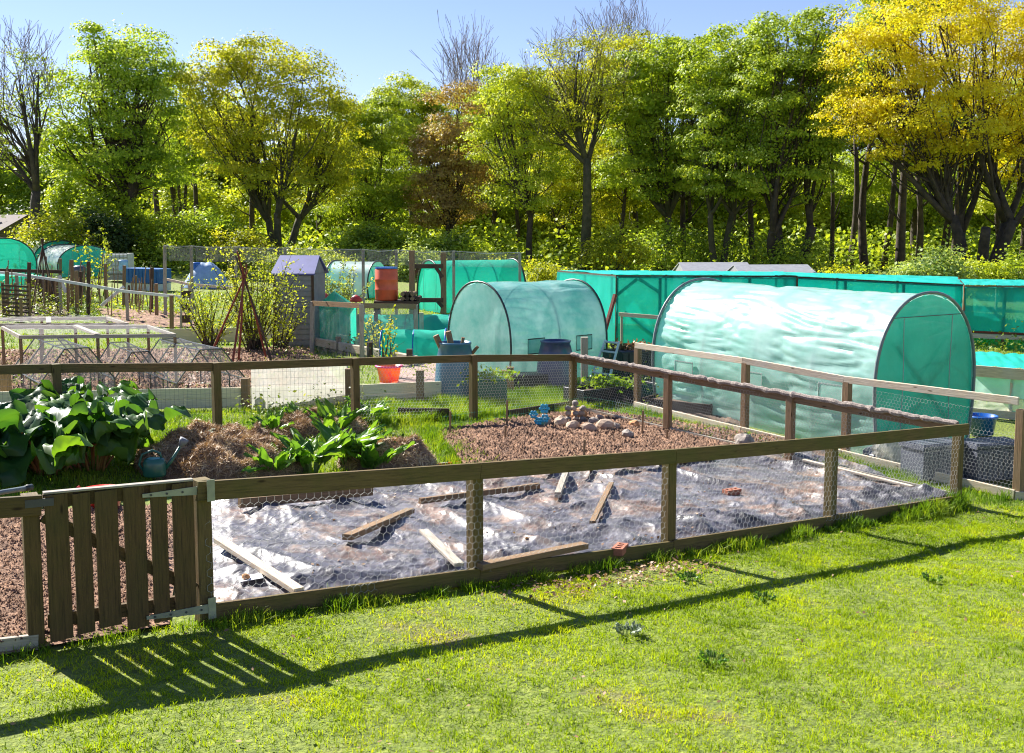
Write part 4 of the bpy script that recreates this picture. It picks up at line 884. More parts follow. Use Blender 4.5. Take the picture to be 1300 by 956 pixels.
# loose leaf litter and soil on the sheet
x, y = scatter([SA, SB_, SC, SD], 26); k = fbm(x * .9, y * .9, 3) > .05; x, y = x[k], y[k]
V, Fc = cards(np.c_[x, y, ZN(x, y) + sheet_h(x, y) + .008], rng.normal(size=(len(x), 3)) * .35 + [0, 0, 1], .035, .6); LM['dry'] = leafmat('dry_litter', [(.16, .09, .05), (.30, .17, .09), (.42, .28, .16)], trans=.15)
tag(npmesh('leaf_litter', V, Fc, LM['dry']), 'dry brown leaves and soil crumbs strewn over the polythene', 'leaf litter', kind='stuff')

# stony soil bed in the back corner
SBP = [(600, 606), (1052, 572), (745, 523), (556, 553)]
soilbed('soil_bed_in_the_corner', SBP, 300, 170, .06, 'soil', sc=4, lift=.04)
def crumbs(poly, n, sz, m, nm, lab, zf=None):
    a, b, c, d = [np.array(P(*q)) for q in poly]; s = rng.random(n)[:, None]; t = rng.random(n)[:, None]
    W = (1 - s) * ((1 - t) * a + t * d) + s * ((1 - t) * b + t * c); S = sz * rng.uniform(.3, 1.5, n) ** 1.5; z = ZN(W[:, 0], W[:, 1]) + .05
    base = np.array([[1, 0, -.3], [-.5, .87, -.3], [-.5, -.87, -.3], [0, 0, .9]]); q = base[None] + rng.normal(0, .25, (n, 4, 3)); a_ = rng.uniform(0, 6.28, n); ca, sa = np.cos(a_), np.sin(a_)
    X = q[..., 0] * ca[:, None] - q[..., 1] * sa[:, None]; Y = q[..., 0] * sa[:, None] + q[..., 1] * ca[:, None]
    V = np.stack([X * S[:, None] + W[:, :1], Y * S[:, None] + W[:, 1:2], q[..., 2] * S[:, None] + z[:, None] + .02], -1).reshape(-1, 3); k = np.arange(n)[:, None] * 4
    tag(npmesh(nm, V, np.concatenate([k + [[0, 1, 3]], k + [[1, 2, 3]], k + [[2, 0, 3]]]), M[m]), lab, 'soil clods', kind='stuff')
crumbs(SBP, 16000, .02, 'soil', 'soil_clods', 'reddish clods and pebbles over the corner soil bed')
crumbs([(-60, 840), (205, 790), (222, 648), (-60, 660)], 9000, .012, 'soil', 'soil_clods', 'fine clods on the bare soil behind the gate')
ST = [(735, 535, .13, 'stoneo', 'large orange stone topping the row of stones in the corner bed'), (690, 544, .10, 'stoneg', 'grey stone at the left end of the row of stones'), (712, 545, .12, 'stone', 'flat buff stone second from the left in the row'),
      (727, 549, .10, 'stone', 'pale pointed stone below the orange stone'), (748, 552, .10, 'stone', 'pinkish stone right of the pale pointed one'), (768, 550, .13, 'stone', 'squarish buff stone right of the middle of the row'),
      (781, 549, .08, 'stoneg', 'small brown-grey stone at the foot of the squarish one'), (754, 542, .08, 'stoneg', 'dark rounded stone behind the pinkish stone'), (762, 537, .07, 'stone', 'small buff stone at the back of the row'), (805, 546, .08, 'stoneo', 'reddish stone at the right end of the row'),
      (797, 560, .09, 'stoneg', 'grey stone sunk in the soil in front of the row')]
for px, py, r, m, lab in ST:
    p = P(px, py); rock('stone', lab, Vector((p.x, p.y, p.z + .05)), r * 1.25, r * .95, r * .85, m, 'stones on the corner soil bed')
k = 0
for i, (px, n) in enumerate([(722, 3), (730, 4), (738, 3)]):
    for j in range(n):
        p = P(px + random.uniform(-2, 2), 540); rock('stone', 'fist-sized pale stone in the little cairn beside the blue flowers', Vector((p.x, p.y + .1, p.z + .06 + .085 * j)), .055, .05, .045, 'stone' if (i + j) % 2 else 'stoneg', 'fist-sized stones of the little cairn')
# blue flower ornament
p = P(686, 546); orn = thing('garden_ornament', 'bright blue flower-shaped garden ornament standing among the stones', 'garden ornament', p)
M['blue'] = surf('glossy_blue_plastic', (.03, .42, .62), (.02, .34, .55), rough=.3, coat=.5)
for dx, dz, r in ((-.10, .24, .07), (.06, .33, .085), (.07, .18, .075), (-.03, .14, .07)):
    c = Vector((dx, 0, dz)); MB().path([Vector((dx * .3, 0, -.05)), c], .006, 5).build('stem', M['gwire'], orn, world=False)
    mb = MB()
    for q in range(6):
        a = q * math.pi / 3; pc = c + Vector((math.cos(a) * r * .62, -.01, math.sin(a) * r * .62)); mb.lathe([(0, -r * .36), (r * .28, -r * .2), (r * .38, 0), (r * .28, r * .2), (0, r * .36)], pc, 8, 1, .5)
    mb.lathe([(0, -r * .3), (r * .3, 0), (0, r * .3)], c, 8, 1, .7); mb.build('flower_head', M['blue'], orn, world=False, smooth=True)
# low green wire round the corner bed
gw = thing('wire_edging', 'low green wire fencing on thin stakes round the corner soil bed', 'wire edging', P(560, 553))
gp = [P(562, 553), P(640, 541), P(745, 524), P(820, 538), P(905, 562), P(960, 578)]
for a, b in zip(gp, gp[1:]): netting('wire_mesh', sqnet((b - a).length, .26, .07, .12), a, b, .0016, M['gwire'], gw, .015, .03)
for px, yb, yt in ((643, 546, 508), (641, 562, 540), (815, 558, 521), (741, 592, 558), (846, 563, 545), (571, 556, 522)):
    p = P(px, yb); hz = H(px, yt, p.y).z - p.z; o = MB().path([p - UP * .05, p + Vector((.01, 0, hz))], .016, 7).build('stake', M['brownw'], gw)
# dark edging boards at the back of the bed
eb = thing('edging_board', 'dark low edging boards at the back of the corner soil bed', 'edging', P(640, 541))
for a, b in (((645, 533), (728, 520)), ((505, 530), (570, 531))):
    a = P(*a); b = P(*b); MB().beam(a + UP * .07, b + UP * .07, .04, .17, bev=.004).build('board', M['dark'], eb)

# ------------------------------------------------------------------ compost heaps of brown straw
M['straw'] = surf('brown_rotted_straw', (.34, .21, .13), (.17, .10, .06), 12, .95, .03, 60)
LM['straw'] = leafmat('straw_strands', [(.22, .135, .075), (.40, .26, .15), (.54, .37, .22), (.66, .52, .34)], trans=.1, nscale=2.5)
def heap(label, px, py, rx, ry, hh, ang=0.0, n=26000, leafm='straw'):
    c = P(px, py); root = thing('compost_heap', label, 'compost heap', c)
    r, a = np.meshgrid(np.linspace(0, 1, 60), np.linspace(0, 2 * np.pi, 110), indexing='ij')
    def hz(x, y):
        u = ((x - c.x) * math.cos(ang) + (y - c.y) * math.sin(ang)) / rx; v = (-(x - c.x) * math.sin(ang) + (y - c.y) * math.cos(ang)) / ry; q = np.clip(1 - (u * u + v * v), 0, 1)
        return ZN(x, y) - .03 + hh * q ** .6 * (1 + .9 * fbm(x * 1.9, y * 1.9, 4)) + .07 * q ** .5 * fbm(x * 5, y * 5, 3)
    ex = r * rx * np.cos(a); ey = r * ry * np.sin(a); x = c.x + ex * math.cos(ang) - ey * math.sin(ang); y = c.y + ex * math.sin(ang) + ey * math.cos(ang)
    npmesh('mound', np.c_[x.ravel(), y.ravel(), hz(x, y).ravel()], grid_faces(60, 110), M['straw'], root, smooth=True)
    q = np.sqrt(rng.random(n)) * .98; b = rng.uniform(0, 6.283, n); ex = q * rx * np.cos(b); ey = q * ry * np.sin(b); x = c.x + ex * math.cos(ang) - ey * math.sin(ang); y = c.y + ex * math.sin(ang) + ey * math.cos(ang)
    C = np.c_[x, y, hz(x, y) + rng.uniform(-.01, .035, n)]; V, Fc = cards(C, rng.normal(size=(n, 3)) * .7 + [0, -.3, .8], .11, .08)
    npmesh('straw', V, Fc, LM[leafm], root); return hz
h1 = heap('large heap of brown rotting straw beside the watering can', 283, 590, 1.0, 1.0, .40, .5)
h2 = heap('smaller straw heap right of the broad-leaved dock plants', 492, 590, .62, .55, .30, .3, 6000)
h3 = heap('low heap of dry pinkish stalks in front of the clear panel', 400, 548, .8, .5, .26, .6, 12000)

# ------------------------------------------------------------------ leaf shapes
def bigleaf(V, Fa, c, d, up, Lw, W, ruffle=.05, droop=.35, lobes=0, n=17, m=13, cup=.25):
    """grid leaf: c stalk end, d outward, up normal"""
    d = Vector(d).normalized(); up = Vector(up); s = d.cross(up).normalized(); up = s.cross(d).normalized(); b = len(V); sd_ = random.random() * 40
    for i in range(n):
        t = i / (n - 1); wd = W * (max(0, math.sin(math.pi * min(1, t * .97 + .03) ** .72)) ** .8 if W < .2 else max(0, math.sin(math.pi * min(1, t * .96 + .04) ** .8)) ** .5)
        wd *= 1 + (.10 * math.sin(t * 21 + sd_) if W > .2 else 0)
        if lobes: wd *= 1 + .14 * math.sin(t * lobes * 6.28)
        for j in range(m):
            u = 2 * j / (m - 1) - 1
            base_back = (-.18 * Lw) * (abs(u) ** 1.5) * (1 - t) 
            z = -droop * Lw * t * t + (cup if W < .2 else .08) * W * abs(u) ** 1.4 * .6 + ruffle * (abs(u) ** 1.5 + .25) * math.sin(9 * t + 5 * u + sd_) + ruffle * .7 * mnoise.noise(Vector((t * 7, u * 5, sd_))) + .05 * W * abs(math.sin(abs(u) * 7 + t * 11)) + .04 * W * mnoise.noise(Vector((t * 19, u * 13, sd_)))
            V.append(tuple(Vector(c) + d * (t * Lw + base_back) + s * (u * wd) + up * z))
    for i in range(n - 1):
        for j in range(m - 1): q = b + i * m + j; Fa.append((q, q + 1, q + m + 1, q + m))
LM['rhub'] = leafmat('rhubarb_leaves', [(.02, .07, .025), (.035, .10, .03), (.06, .14, .03), (.10, .20, .03)], trans=.42, nscale=1.2, tint=(2.2, 2.0, .4), rough=.42, spec=.4)
LM['dock'] = leafmat('dock_leaves', [(.06, .15, .035), (.11, .24, .04), (.18, .33, .045), (.28, .42, .07)], trans=.5, nscale=2, tint=(1.4, 1.3, .4), rough=.38, spec=.5)
M['stalk'] = surf('rhubarb_stalk', (.42, .10, .05), (.30, .22, .06), 6, .5)
M['gstalk'] = surf('green_stalk', (.14, .22, .05), (.2, .25, .07), 6, .6)
def leafplant(name, label, cat, p, n, stalk, Lw, W, mat, stm, spread=1.0, el=(.25, 1.2), group=None, ruffle=.05, droop=.35, dead=0):
    root = thing(name, label, cat, p, 0, group); V = []; Fa = []; st = MB()
    for k in range(n):
        a = random.random() * 6.28; e = random.uniform(*el); ls = stalk * random.uniform(.7, 1.15); d = Vector((math.cos(a) * math.cos(e), math.sin(a) * math.cos(e), math.sin(e)))
        b = Vector(p) + Vector((math.cos(a), math.sin(a), 0)) * (.05 if W < .2 else random.uniform(.05, .2)) * spread; m1 = b + d * ls * .5 * spread + UP * .04; tip = b + Vector((d.x * spread, d.y * spread, d.z * .9)) * ls
        st.path([b - UP * .03, m1, tip], [.013 * Lw / .4, .011 * Lw / .4, .008 * Lw / .4], 6, cap=False)
        ld = Vector((math.cos(a + random.gauss(0, .3)), math.sin(a + random.gauss(0, .3)), random.uniform(-.35, 1.1) if W > .2 else random.uniform(.5, 2.2))); k_ = random.uniform(.7, 1.15)
        bigleaf(V, Fa, tip, ld, UP + Vector((0, 0, .3)) - ld * .1, Lw * k_, W * k_, ruffle, droop)
    st.build('stalks', stm, root, smooth=True); npmesh('foliage', V, Fa, mat, root, smooth=True); return root
for px, py, n, lab, sc in ((60, 598, 24, 'big rhubarb plant with wide dark leaves left of the watering can', 1.0), (118, 592, 18, 'rhubarb plant with sunlit ruffled leaves nearest the watering can', .95), (10, 590, 18, 'rhubarb plant cut off by the left edge behind the gate', .95), (110, 562, 16, 'rhubarb plant with grey-green crinkled leaves at the back of the clump', 1.0)):
    leafplant('rhubarb_plant', lab, 'rhubarb', P(px, py), int(n * 1.15), .68 * sc, .48 * sc, .27 * sc, LM['rhub'], M['stalk'], 1.0, (.5, 1.45), 'rhubarb clump behind the gate', .085, .4)
for i, (px, py, n, s_, lab) in enumerate([(395, 600, 18, 1, 'dock plant with long shiny leaves left of centre in front of the straw'), (440, 592, 20, 1.1, 'tallest dock plant in the middle of the leafy clump'), (350, 606, 10, .8, 'low dock plant with drooping silver leaves beside the large heap'),
                                 (478, 600, 12, .8, 'dock plant leaning over the smaller straw heap'), (425, 552, 12, .9, 'bright upright-leaved plant behind the docks'), (468, 535, 12, .8, 'upright leafy plant just left of the middle back fence post'), (385, 545, 10, .8, 'spiky dark-leaved plant in front of the clear panel'), (345, 552, 9, .7, 'pale-leaved weed at the back of the large heap')]):
    leafplant('dock_plant', lab, 'plant', P(px, py), int(n * 1.3), .24 * s_, .40 * s_, .085 * s_, LM['dock'], M['gstalk'], 1.0, (.7, 1.5), 'broad-leaved weeds by the straw heaps', .02, .3)
LM['pelt'] = leafmat('dusty_grey_green_leaves', [(.16, .22, .15), (.28, .34, .24), (.4, .45, .34)], trans=.2, nscale=3)
for px, py, lab in ((263, 548, 'dusty grey-green wilted leaves on top of the straw heap'), (258, 580, 'wilted grey-green leaves on the left flank of the straw heap'), (290, 606, 'wilted grey leaves at the foot of the straw heap above the gate')):
    q = P(px, py, .35); x, y = q.x + rng.normal(0, .14, 60), q.y + rng.normal(0, .1, 60); root = thing('wilted_plant', lab, 'plant', (q.x, q.y, float(h1(np.array([q.x]), np.array([q.y]))[0])), 0, 'wilted leaves on the straw heap')
    V, Fc = cards(np.c_[x, y, h1(x, y) + .03], rng.normal(size=(60, 3)) * .4 + [0, 0, 1], .11, .45); npmesh('foliage', V, Fc, LM['pelt'], root)
# watering can
p = P(197, 616); p.z += .1; wc = thing('watering_can', 'dark green plastic watering can with a grey rose leaning on the straw heap', 'watering can', p, R(15)); wc.scale = (.82,) * 3
M['dgreen'] = surf('dark_green_plastic', (.02, .12, .09), (.015, .1, .075), rough=.35, coat=.3)
MB().lathe([(0, 0), (.105, 0), (.115, .02), (.115, .17), (.10, .22), (.08, .235)], n=24, sx=1.25).build('body', M['dgreen'], wc, world=False, smooth=True)
MB().lathe([(.08, .236), (.05, .24), (0, .235)], n=20, sx=1.2).build('top', surf('blue_green_plastic', (.03, .30, .32), rough=.3), wc, world=False, smooth=True)
MB().path([(-.13, 0, .07), (-.19, 0, .16), (-.15, 0, .29), (-.02, 0, .34), (.07, 0, .30), (.09, 0, .23)], .016, 8).build('handle', M['dgreen'], wc, world=False, smooth=True)
MB().path([(.10, 0, .06), (.22, 0, .20), (.33, 0, .38)], [.03, .022, .016], 10).build('spout', M['dgreen'], wc, world=False, smooth=True)
MB().path([(.325, 0, .37), (.36, 0, .43), (.385, 0, .47)], [.018, .055, .06], 14).build('rose', surf('grey_plastic', (.2, .21, .24), rough=.5), wc, world=False, smooth=True)
# red tub, handle
M['red'] = surf('red_plastic', (.62, .03, .015), (.5, .025, .015), rough=.35, coat=.3)
p = P(130, 648); rt = thing('tub', 'red plastic tub almost hidden behind the gate top', 'tub', p); MB().lathe([(0, 0), (.15, 0), (.20, .19), (.21, .2), (.2, .21), (.18, .19), (.13, .02)], p, 28).build('tub_body', M['red'], rt, smooth=True)
for sg in (-1, 1): MB().path([p + Vector((sg * .205, -.04, .195)), p + Vector((sg * .225, -.02, .23)), p + Vector((sg * .225, .02, .23)), p + Vector((sg * .205, .04, .195))], .01, 6).build('handle', M['red'], rt)
a = H(-30, 634, 7.3); b = H(32, 620, 7.7); o = thing('tool', 'grey tubular tool handle resting on the rail left of the gate', 'tool handle', a); MB().path([a, a.lerp(b, .5) + UP * .01, b], .018, 8).build('shaft', M['tube'], o, smooth=True); MB().path([b, b + (b - a).normalized() * .06], .023, 8).build('grip', M['tubed'], o, smooth=True)
q = P(560, 590); lv = thing('spirit_level', 'red and silver spirit level lying on the grass by the soil bed', 'spirit level', q + UP * .1)
a = P(541, 583, .1); b = P(585, 578, .1); MB().beam(a, b, .05, .05, bev=.003).build('body', M['red'], lv); MB().beam(a.lerp(b, .4) + UP * .028, a.lerp(b, .6) + UP * .028, .035, .008).build('vial', M['metal'], lv)
# ------------------------------------------------------------------ far and middle allotments
def col(name, c, r=.5, **k): M[name] = surf(name, c, rough=r, **k); return M[name]
col('bin_teal', (.055, .18, .28), .35, coat=.3); col('bin_dark', (.07, .085, .19), .35, coat=.3); col('blackp', (.025, .027, .035), .5); col('blueb', (.01, .12, .50), .35, coat=.3); col('cont', (.02, .13, .40), .45)
col('orangeb', (.78, .13, .045), .45); col('white', (.75, .75, .73), .5); col('shedw', (.26, .27, .28), .8); col('slate', (.11, .12, .34), .55); col('grroof', (.30, .31, .34), .7); col('brownroof', (.13, .095, .09), .85); col('tarp', (.35, .48, .68), .5); col('paleblue', (.3, .5, .72), .5)
col('greyp', (.11, .12, .155), .45); col('redtoy', (.55, .05, .05), .5); col('render', (.20, .16, .13), .85)
# paths, beds
soilbed('soil_bed_under_the_frames', [(-140, 512), (440, 494), (395, 440), (-180, 444)], 240, 90, .045, 'soil', sc=1.6)
soilbed('soil_bed_in_the_middle', [(150, 414), (262, 416), (235, 396), (120, 391)], 80, 40, .08, 'soil', sc=1.2)
soilbed('soil_bed_on_the_far_left', [(-120, 408), (95, 404), (70, 378), (-120, 380)], 80, 40, .08, 'soil2', sc=1.2)
soilbed('soil_bed_by_the_netting_cage', [(800, 512), (960, 560), (900, 470), (780, 462)], 80, 40, .05, 'soil2')
soilbed('soil_bed_by_the_barrel', [(410, 446), (560, 462), (575, 420), (400, 404)], 80, 40, .06, 'soil2', sc=1.4)
crumbs([(-100, 508), (430, 494), (390, 444), (-140, 448)], 9000, .028, 'soil', 'soil_clods', 'reddish clods over the beds under the net frames')
def paved(name, q, c1, c2, sc, lab, lift=.035):
    m, nt, out = new_mat(name); b = N(nt, 'ShaderNodeBsdfPrincipled'); b.inputs['Roughness'].default_value = .85; br = nt.nodes.new('ShaderNodeTexBrick'); br.inputs['Scale'].default_value = sc
    br.inputs['Color1'].default_value = (*c1, 1); br.inputs['Color2'].default_value = (*c2, 1); br.inputs['Mortar'].default_value = (.10, .085, .07, 1); nt.links.new(coords(nt, 'Object'), br.inputs['Vector']); nt.links.new(br.outputs[0], b.inputs[0]); nt.links.new(b.outputs[0], out.inputs[0])
    pts = [P(*a) for a in q]; tag(patch(name, *pts, 20, 20, lambda x, y, s, t: lift + 0 * x, m), kind='structure')
paved('brick_path', [(470, 507), (590, 503), (600, 452), (500, 455)], (.42, .29, .25), (.34, .22, .19), 2.2, '')
paved('slab_path', [(232, 496), (330, 492), (262, 447), (205, 449)], (.46, .33, .27), (.42, .30, .25), 1.1, '')
# cream edging boards of the path
root = thing('edging_board', 'long cream painted boards edging the path behind the back fence', 'edging board', P(250, 519))
ed = [(-60, 527), (100, 523), (235, 519), (345, 517), (460, 513), (535, 509), (603, 506)]
for a, b in zip(ed, ed[1:]):
    a = P(*a); b = P(*b); d = (b - a).normalized() * .004; MB().beam(a + UP * .08 + d, b + UP * .08 - d, .04, .15, bev=.005).build('board', M['board'], root); MB().beam(a + UP * .245 + d + Vector((0, .012, 0)), b + UP * .245 - d + Vector((0, .012, 0)), .04, .17, bev=.005).build('board', M['board'], root)
STB = [(12, 520, 470), (314, 517, 480), (445, 516, 468), (534, 511, 470), (640, 497, 470), (648, 498, 466)]
for px, yb, yt in STB:
    p = P(px, yb) - Vector((0, .08, 0)); hz = max(.2, H(px, yt, p.y).z - p.z); tag(MB().beam(p - UP * .1, p + UP * hz, .13, .13, bev=.01).build('post', M['brownw']), 'short brown stub post along the cream edging boards', 'post', 'short brown stub posts on the edging boards')
root = thing('edging_board', 'pale sleepers edging the path that slants down from the grey shed', 'edging board', P(440, 440))
for a, b, w_ in (((352, 430), (528, 464), .12), ((362, 423), (470, 441), .08), ((470, 441), (600, 462), .08)):
    a = P(*a); b = P(*b); MB().beam(a + UP * .12, b + UP * .12, w_, .2, bev=.01).build('board', M['pale'], root)
for px, yb, yt in ((358, 424, 412), (392, 437, 424), (430, 446, 430), (470, 458, 437), (520, 465, 446)):
    p = P(px, yb); tag(MB().beam(p, p + UP * (H(px, yt, p.y).z - p.z + .05), .13, .13, bev=.01).build('post', M['dark']), 'dark stub post standing beside the slanting pale path edge', 'post', 'dark stub posts beside the slanting path')
root = thing('edging_board', 'pale board edging the bed below the straggly shrub', 'edging board', P(300, 436)); a = P(205, 437); b = P(372, 433); MB().beam(a + UP * .2, b + UP * .2, .05, .38, bev=.01).build('board', M['board'], root)
# clear panel
p0, p1 = P(322, 520), P(443, 514); hz = H(322, 461, p0.y).z - p0.z
root = thing('clear_panel', 'scuffed translucent plastic panel standing upright against the cream boards', 'plastic panel', p0); V_ = Vector((0, -.12, 0))
sheetq('panel', p0 + V_ + UP * .02, p1 + V_ + UP * .02, p1 + V_ + UP * hz, p0 + V_ + UP * hz, 'clear', root, .02); MB().beam(p1 + V_ + UP * .02, p1 + V_ + UP * hz, .02, .02).build('edge_strip', M['white'], root)
# timber fruit frames
def frame(label, tl, tr, br_, bl, Df, Db, hgt, mids=(.45,)):
    """tops given in the picture: back-left, back-right, front-right, front-left"""
    T = [H(*bl, Df), H(*br_, Df), H(*tr, Db), H(*tl, Db)]; root = thing('bed_frame', label, 'timber frame', G(T[0].x, T[0].y), 0, 'low timber frames over the beds')
    for i in range(4):
        MB().beam(T[i], T[(i + 1) % 4], .045, .065).build('rail', M['grey'], root)
    for i in range(4):
        for t in ((0, .5) if i % 2 == 0 else (0,)):
            q = T[i].lerp(T[(i + 1) % 4], t); MB().beam(G(q.x, q.y) - UP * .05, q - UP * .03, .045, .045).build('post', M['brownw'], root)
    for t in mids: MB().beam(T[0].lerp(T[1], t) + UP * .03, T[3].lerp(T[2], t) + UP * .03, .1, .04).build('cross_rail', M['grey'], root)
    sheetq('netting', T[0] + UP * .06, T[1] + UP * .06, T[2] + UP * .06, T[3] + UP * .06, 'net_white', root, .05); return root
frame('front one of the two grey timber frames with a cross plank over the left beds', (3, 416), (188, 415), (222, 426), (26, 428), 19.8, 21.8, 1, (.5,))
frame('rear one of the two grey timber frames over the left beds', (-30, 406), (136, 404), (162, 412), (-60, 413), 22.6, 25, 1, (.55,))
# tent-shaped net cloches
def cloche(label, fpx, fyb, D, w_, h_, vec, n):
    c0 = AT(fpx, D); root = thing('net_cloche', label, 'net cloche', c0, 0, 'tent-shaped net cloches on dark tubes'); vec = Vector(vec); sx = Vector((vec.y, -vec.x, 0)).normalized(); pr = [(-w_ / 2, 0), (-w_ / 2, h_ * .42), (-w_ * .16, h_), (w_ * .16, h_), (w_ / 2, h_ * .42), (w_ / 2, 0)]
    prev = None
    for k in range(n):
        q = c0 + vec * (k / (n - 1)); q = G(q.x, q.y); pts = [q + sx * x + UP * z for x, z in pr]; MB().path(pts, .014, 5).build('hoop', M['tubed'], root)
        if prev:
            for i in (1, 2, 3, 4): MB().path([prev[i], pts[i]], .012, 5).build('rail', M['tubed'], root)
        prev = pts
    a0 = [c0 + sx * x + UP * z for x, z in pr]; q1 = c0 + vec; q1 = G(q1.x, q1.y); a1 = [q1 + sx * x + UP * z for x, z in pr]
    for i in range(5): sheetq('netting', a0[i], a0[i + 1], a1[i + 1], a1[i], 'net_dark', root, .01, 12, 6)
    for aa in (a0,): sheetq('end_netting', aa[1], aa[4], aa[3], aa[2], 'net_dark', root, .01, 8, 6)
cloche('left tent-shaped net cloche in front of the timber frames', 98, 500, 17.8, 1.15, .92, (-1.6, 2.6, 0), 4)
cloche('middle tent-shaped net cloche between the timber frames and the wigwam', 268, 497, 18.3, 1.15, .92, (-1.5, 2.6, 0), 4)
cloche('small tent-shaped net cloche squeezed between its two larger neighbours', 178, 497, 19.2, .9, .8, (-1.1, 2.0, 0), 3)
# wigwam of red-brown sticks
ap = H(309, 352, 24.5); root = thing('cane_wigwam', 'tall wigwam of dark red-brown sticks in the bed before the straggly shrub', 'cane wigwam', AT(310, 24.5))
for px, D in ((292, 23.6), (301, 24.9), (347, 23.9), (338, 25.6), (262, 25.4)):
    f = AT(px, D); d = (ap - f); MB().path([f - UP * .05, f.lerp(ap, .5) + Vector((.02, 0, 0)), ap + d.normalized() * random.uniform(.1, .7) + Vector((random.uniform(-.05, .05), 0, 0))], [.03, .026, .018], 6).build('stick', M['redw'] if px < 340 else M['dark'], root)
MB().path([ap + Vector((-.06, -.06, -.03)), ap + Vector((.06, -.06, .03)), ap + Vector((.06, .06, 0)), ap + Vector((-.06, .06, .03)), ap + Vector((-.06, -.06, -.03))], .015, 5).build('tie', M['redw'], root)
# straggly shrub
LM['willow'] = leafmat('small_fresh_leaves', [(.2, .27, .02), (.36, .44, .035), (.5, .56, .06), (.62, .64, .12)], trans=.5, nscale=1)
def wands(label, px, D, n, h_, sp, leaf='willow', cat='shrub', ls=.075, den=30, group=None):
    b = AT(px, D); root = thing('shrub', label, cat, b, 0, group); mb = MB(); C = []
    for k in range(n):
        d = Vector((random.gauss(0, sp), random.gauss(0, sp * .8), 1)).normalized(); L = h_ * random.uniform(.6, 1.12); p = b + Vector((random.gauss(0, .12), random.gauss(0, .12), -.05)); pts = [p]
        for j in range(5): d = (d + Vector((random.gauss(0, .09), random.gauss(0, .09), .06))).normalized(); pts.append(pts[-1] + d * L / 5)
        mb.path(pts, [.022, .018, .014, .01, .006, .003], 4, cap=False)
        for j in range(int(den * L / 2)):
            t = random.uniform(.18, 1) * 4.99; i = int(t); q = pts[i].lerp(pts[i + 1], t - i)
            if j % 5 == 0: e = q + Vector((random.gauss(0, .22), random.gauss(0, .22), random.uniform(0, .25))); mb.path([q, e], [.006, .002], 3, cap=False); C += [tuple(q.lerp(e, random.random()) + Vector((random.gauss(0, .03),) * 3)) for _ in range(5)]
            C.append(tuple(q + Vector((random.gauss(0, .05), random.gauss(0, .05), random.gauss(0, .05)))))
    mb.build('stems', M['bark'], root); C = np.array(C); V, Fc = cards(C, rng.normal(size=C.shape) * .7 + [0, -.1, .6], ls, .55); npmesh('foliage', V, Fc, LM[leaf], root); return root
wands('straggly light green shrub with long wands behind the stick wigwam', 322, 27, 34, 2.7, .40, den=40)
wands('left half of the straggly light green wand shrubs near the wooden steps', 264, 27.5, 22, 2.0, .42, den=36)
wands('whippy green shrub leaning in front of the grey shed', 352, 27.5, 14, 1.8, .36, den=36)
wands('grey-leaved small tree right of the grey shed', 424, 31, 26, 2.3, .30, 'pale', 'small tree', .09, 40)
wands('yellow-flowered climber beside the orange barrel stand', 481, 26.5, 7, 1.1, .10, 'olive', den=60)
wands('small yellow-leaved sapling in front of the twin tunnels', 122, 44, 8, 2.6, .16, 'lime', 'sapling', .12, 30)
wands('thin sapling beside the low teal net tunnels', 490, 22.5, 7, 1.2, .12, 'olive', 'sapling', .07, 30)
# shed
def shed(label, px, D, w_, dp, h_, roofh, rz, wm, rm, door=True, cat='shed', over=.08, cut=None):
    b = AT(px, D); root = thing('shed', label, cat, b, rz); mb = MB(); x, y = w_ / 2, dp / 2
    mb.box((0, 0, h_ / 2 - .1), w_, dp, h_ + .2); mb.build('walls', M[wm], root, world=False)
    mb = MB()
    for k in range(int(h_ / .14)): mb.beam((-x - .012, -y - .012, .1 + k * .14), (x + .012, -y - .012, .1 + k * .14), .02, .11)
    mb.build('cladding', M[wm], root, world=False)
    for sx_ in (-1, 1): MB().beam((sx_ * (x + .01), -y - .02, 0), (sx_ * (x + .01), -y - .02, h_), .06, .05).build('corner_post', M['dark'], root, world=False)
    a = [(-x - over, -y - over, h_ - .03), (x + over, -y - over, h_ - .03), (x + over * .4, 0, h_ + roofh), (-x - over * .4, 0, h_ + roofh), (x + over, y + over, h_ - .03), (-x - over, y + over, h_ - .03)]
    mb = MB(); mb.v = a + [(q[0], q[1], q[2] + .04) for q in a]
    for f in ((6, 7, 8, 9), (9, 8, 10, 11), (0, 3, 2, 1), (3, 5, 4, 2), (0, 1, 7, 6), (1, 2, 8, 7), (2, 4, 10, 8), (4, 5, 11, 10), (5, 3, 9, 11), (3, 0, 6, 9)): mb.face(f)
    mb.build('roof', M[rm], root, world=False)
    mb = MB(); mb.v = [(-x, -y, h_ - .02), (-x, y, h_ - .02), (-x, 0, h_ + roofh), (x, -y, h_ - .02), (x, y, h_ - .02), (x, 0, h_ + roofh)]; mb.face((0, 1, 2)); mb.face((5, 4, 3)); mb.build('gable', M[wm], root, world=False)
    if door: dr = MB().beam((.1, -y - .035, .9), (.65, -y - .035, .9), .03, 1.6).build('door', M[wm], root, world=False); MB().box((.17, -y - .06, h_ * .86), .07, .02, .07).build('alarm_box', M['white'], root, world=False)
    return root
shed('narrow grey garden shed with a violet-blue felt roof', 382, 29, 1.0, 1.2, 1.88, .42, R(-6), 'shedw', 'slate', False)
shed('low grey-roofed shed left of its twin beyond the teal netting cages', 905, 52, 3.2, 2.6, .95, .45, R(4), 'shedw', 'grroof', False)
shed('low corrugated roof shed right of its twin beyond the teal netting cages', 978, 50, 3.4, 2.6, 1.0, .42, R(6), 'shedw', 'grroof', False)
shed('brown-roofed pavilion half hidden by trees at the far left edge', -2, 76, 6.0, 6.0, 1.75, 1.55, R(-28), 'render', 'brownroof', False, 'building', .5)
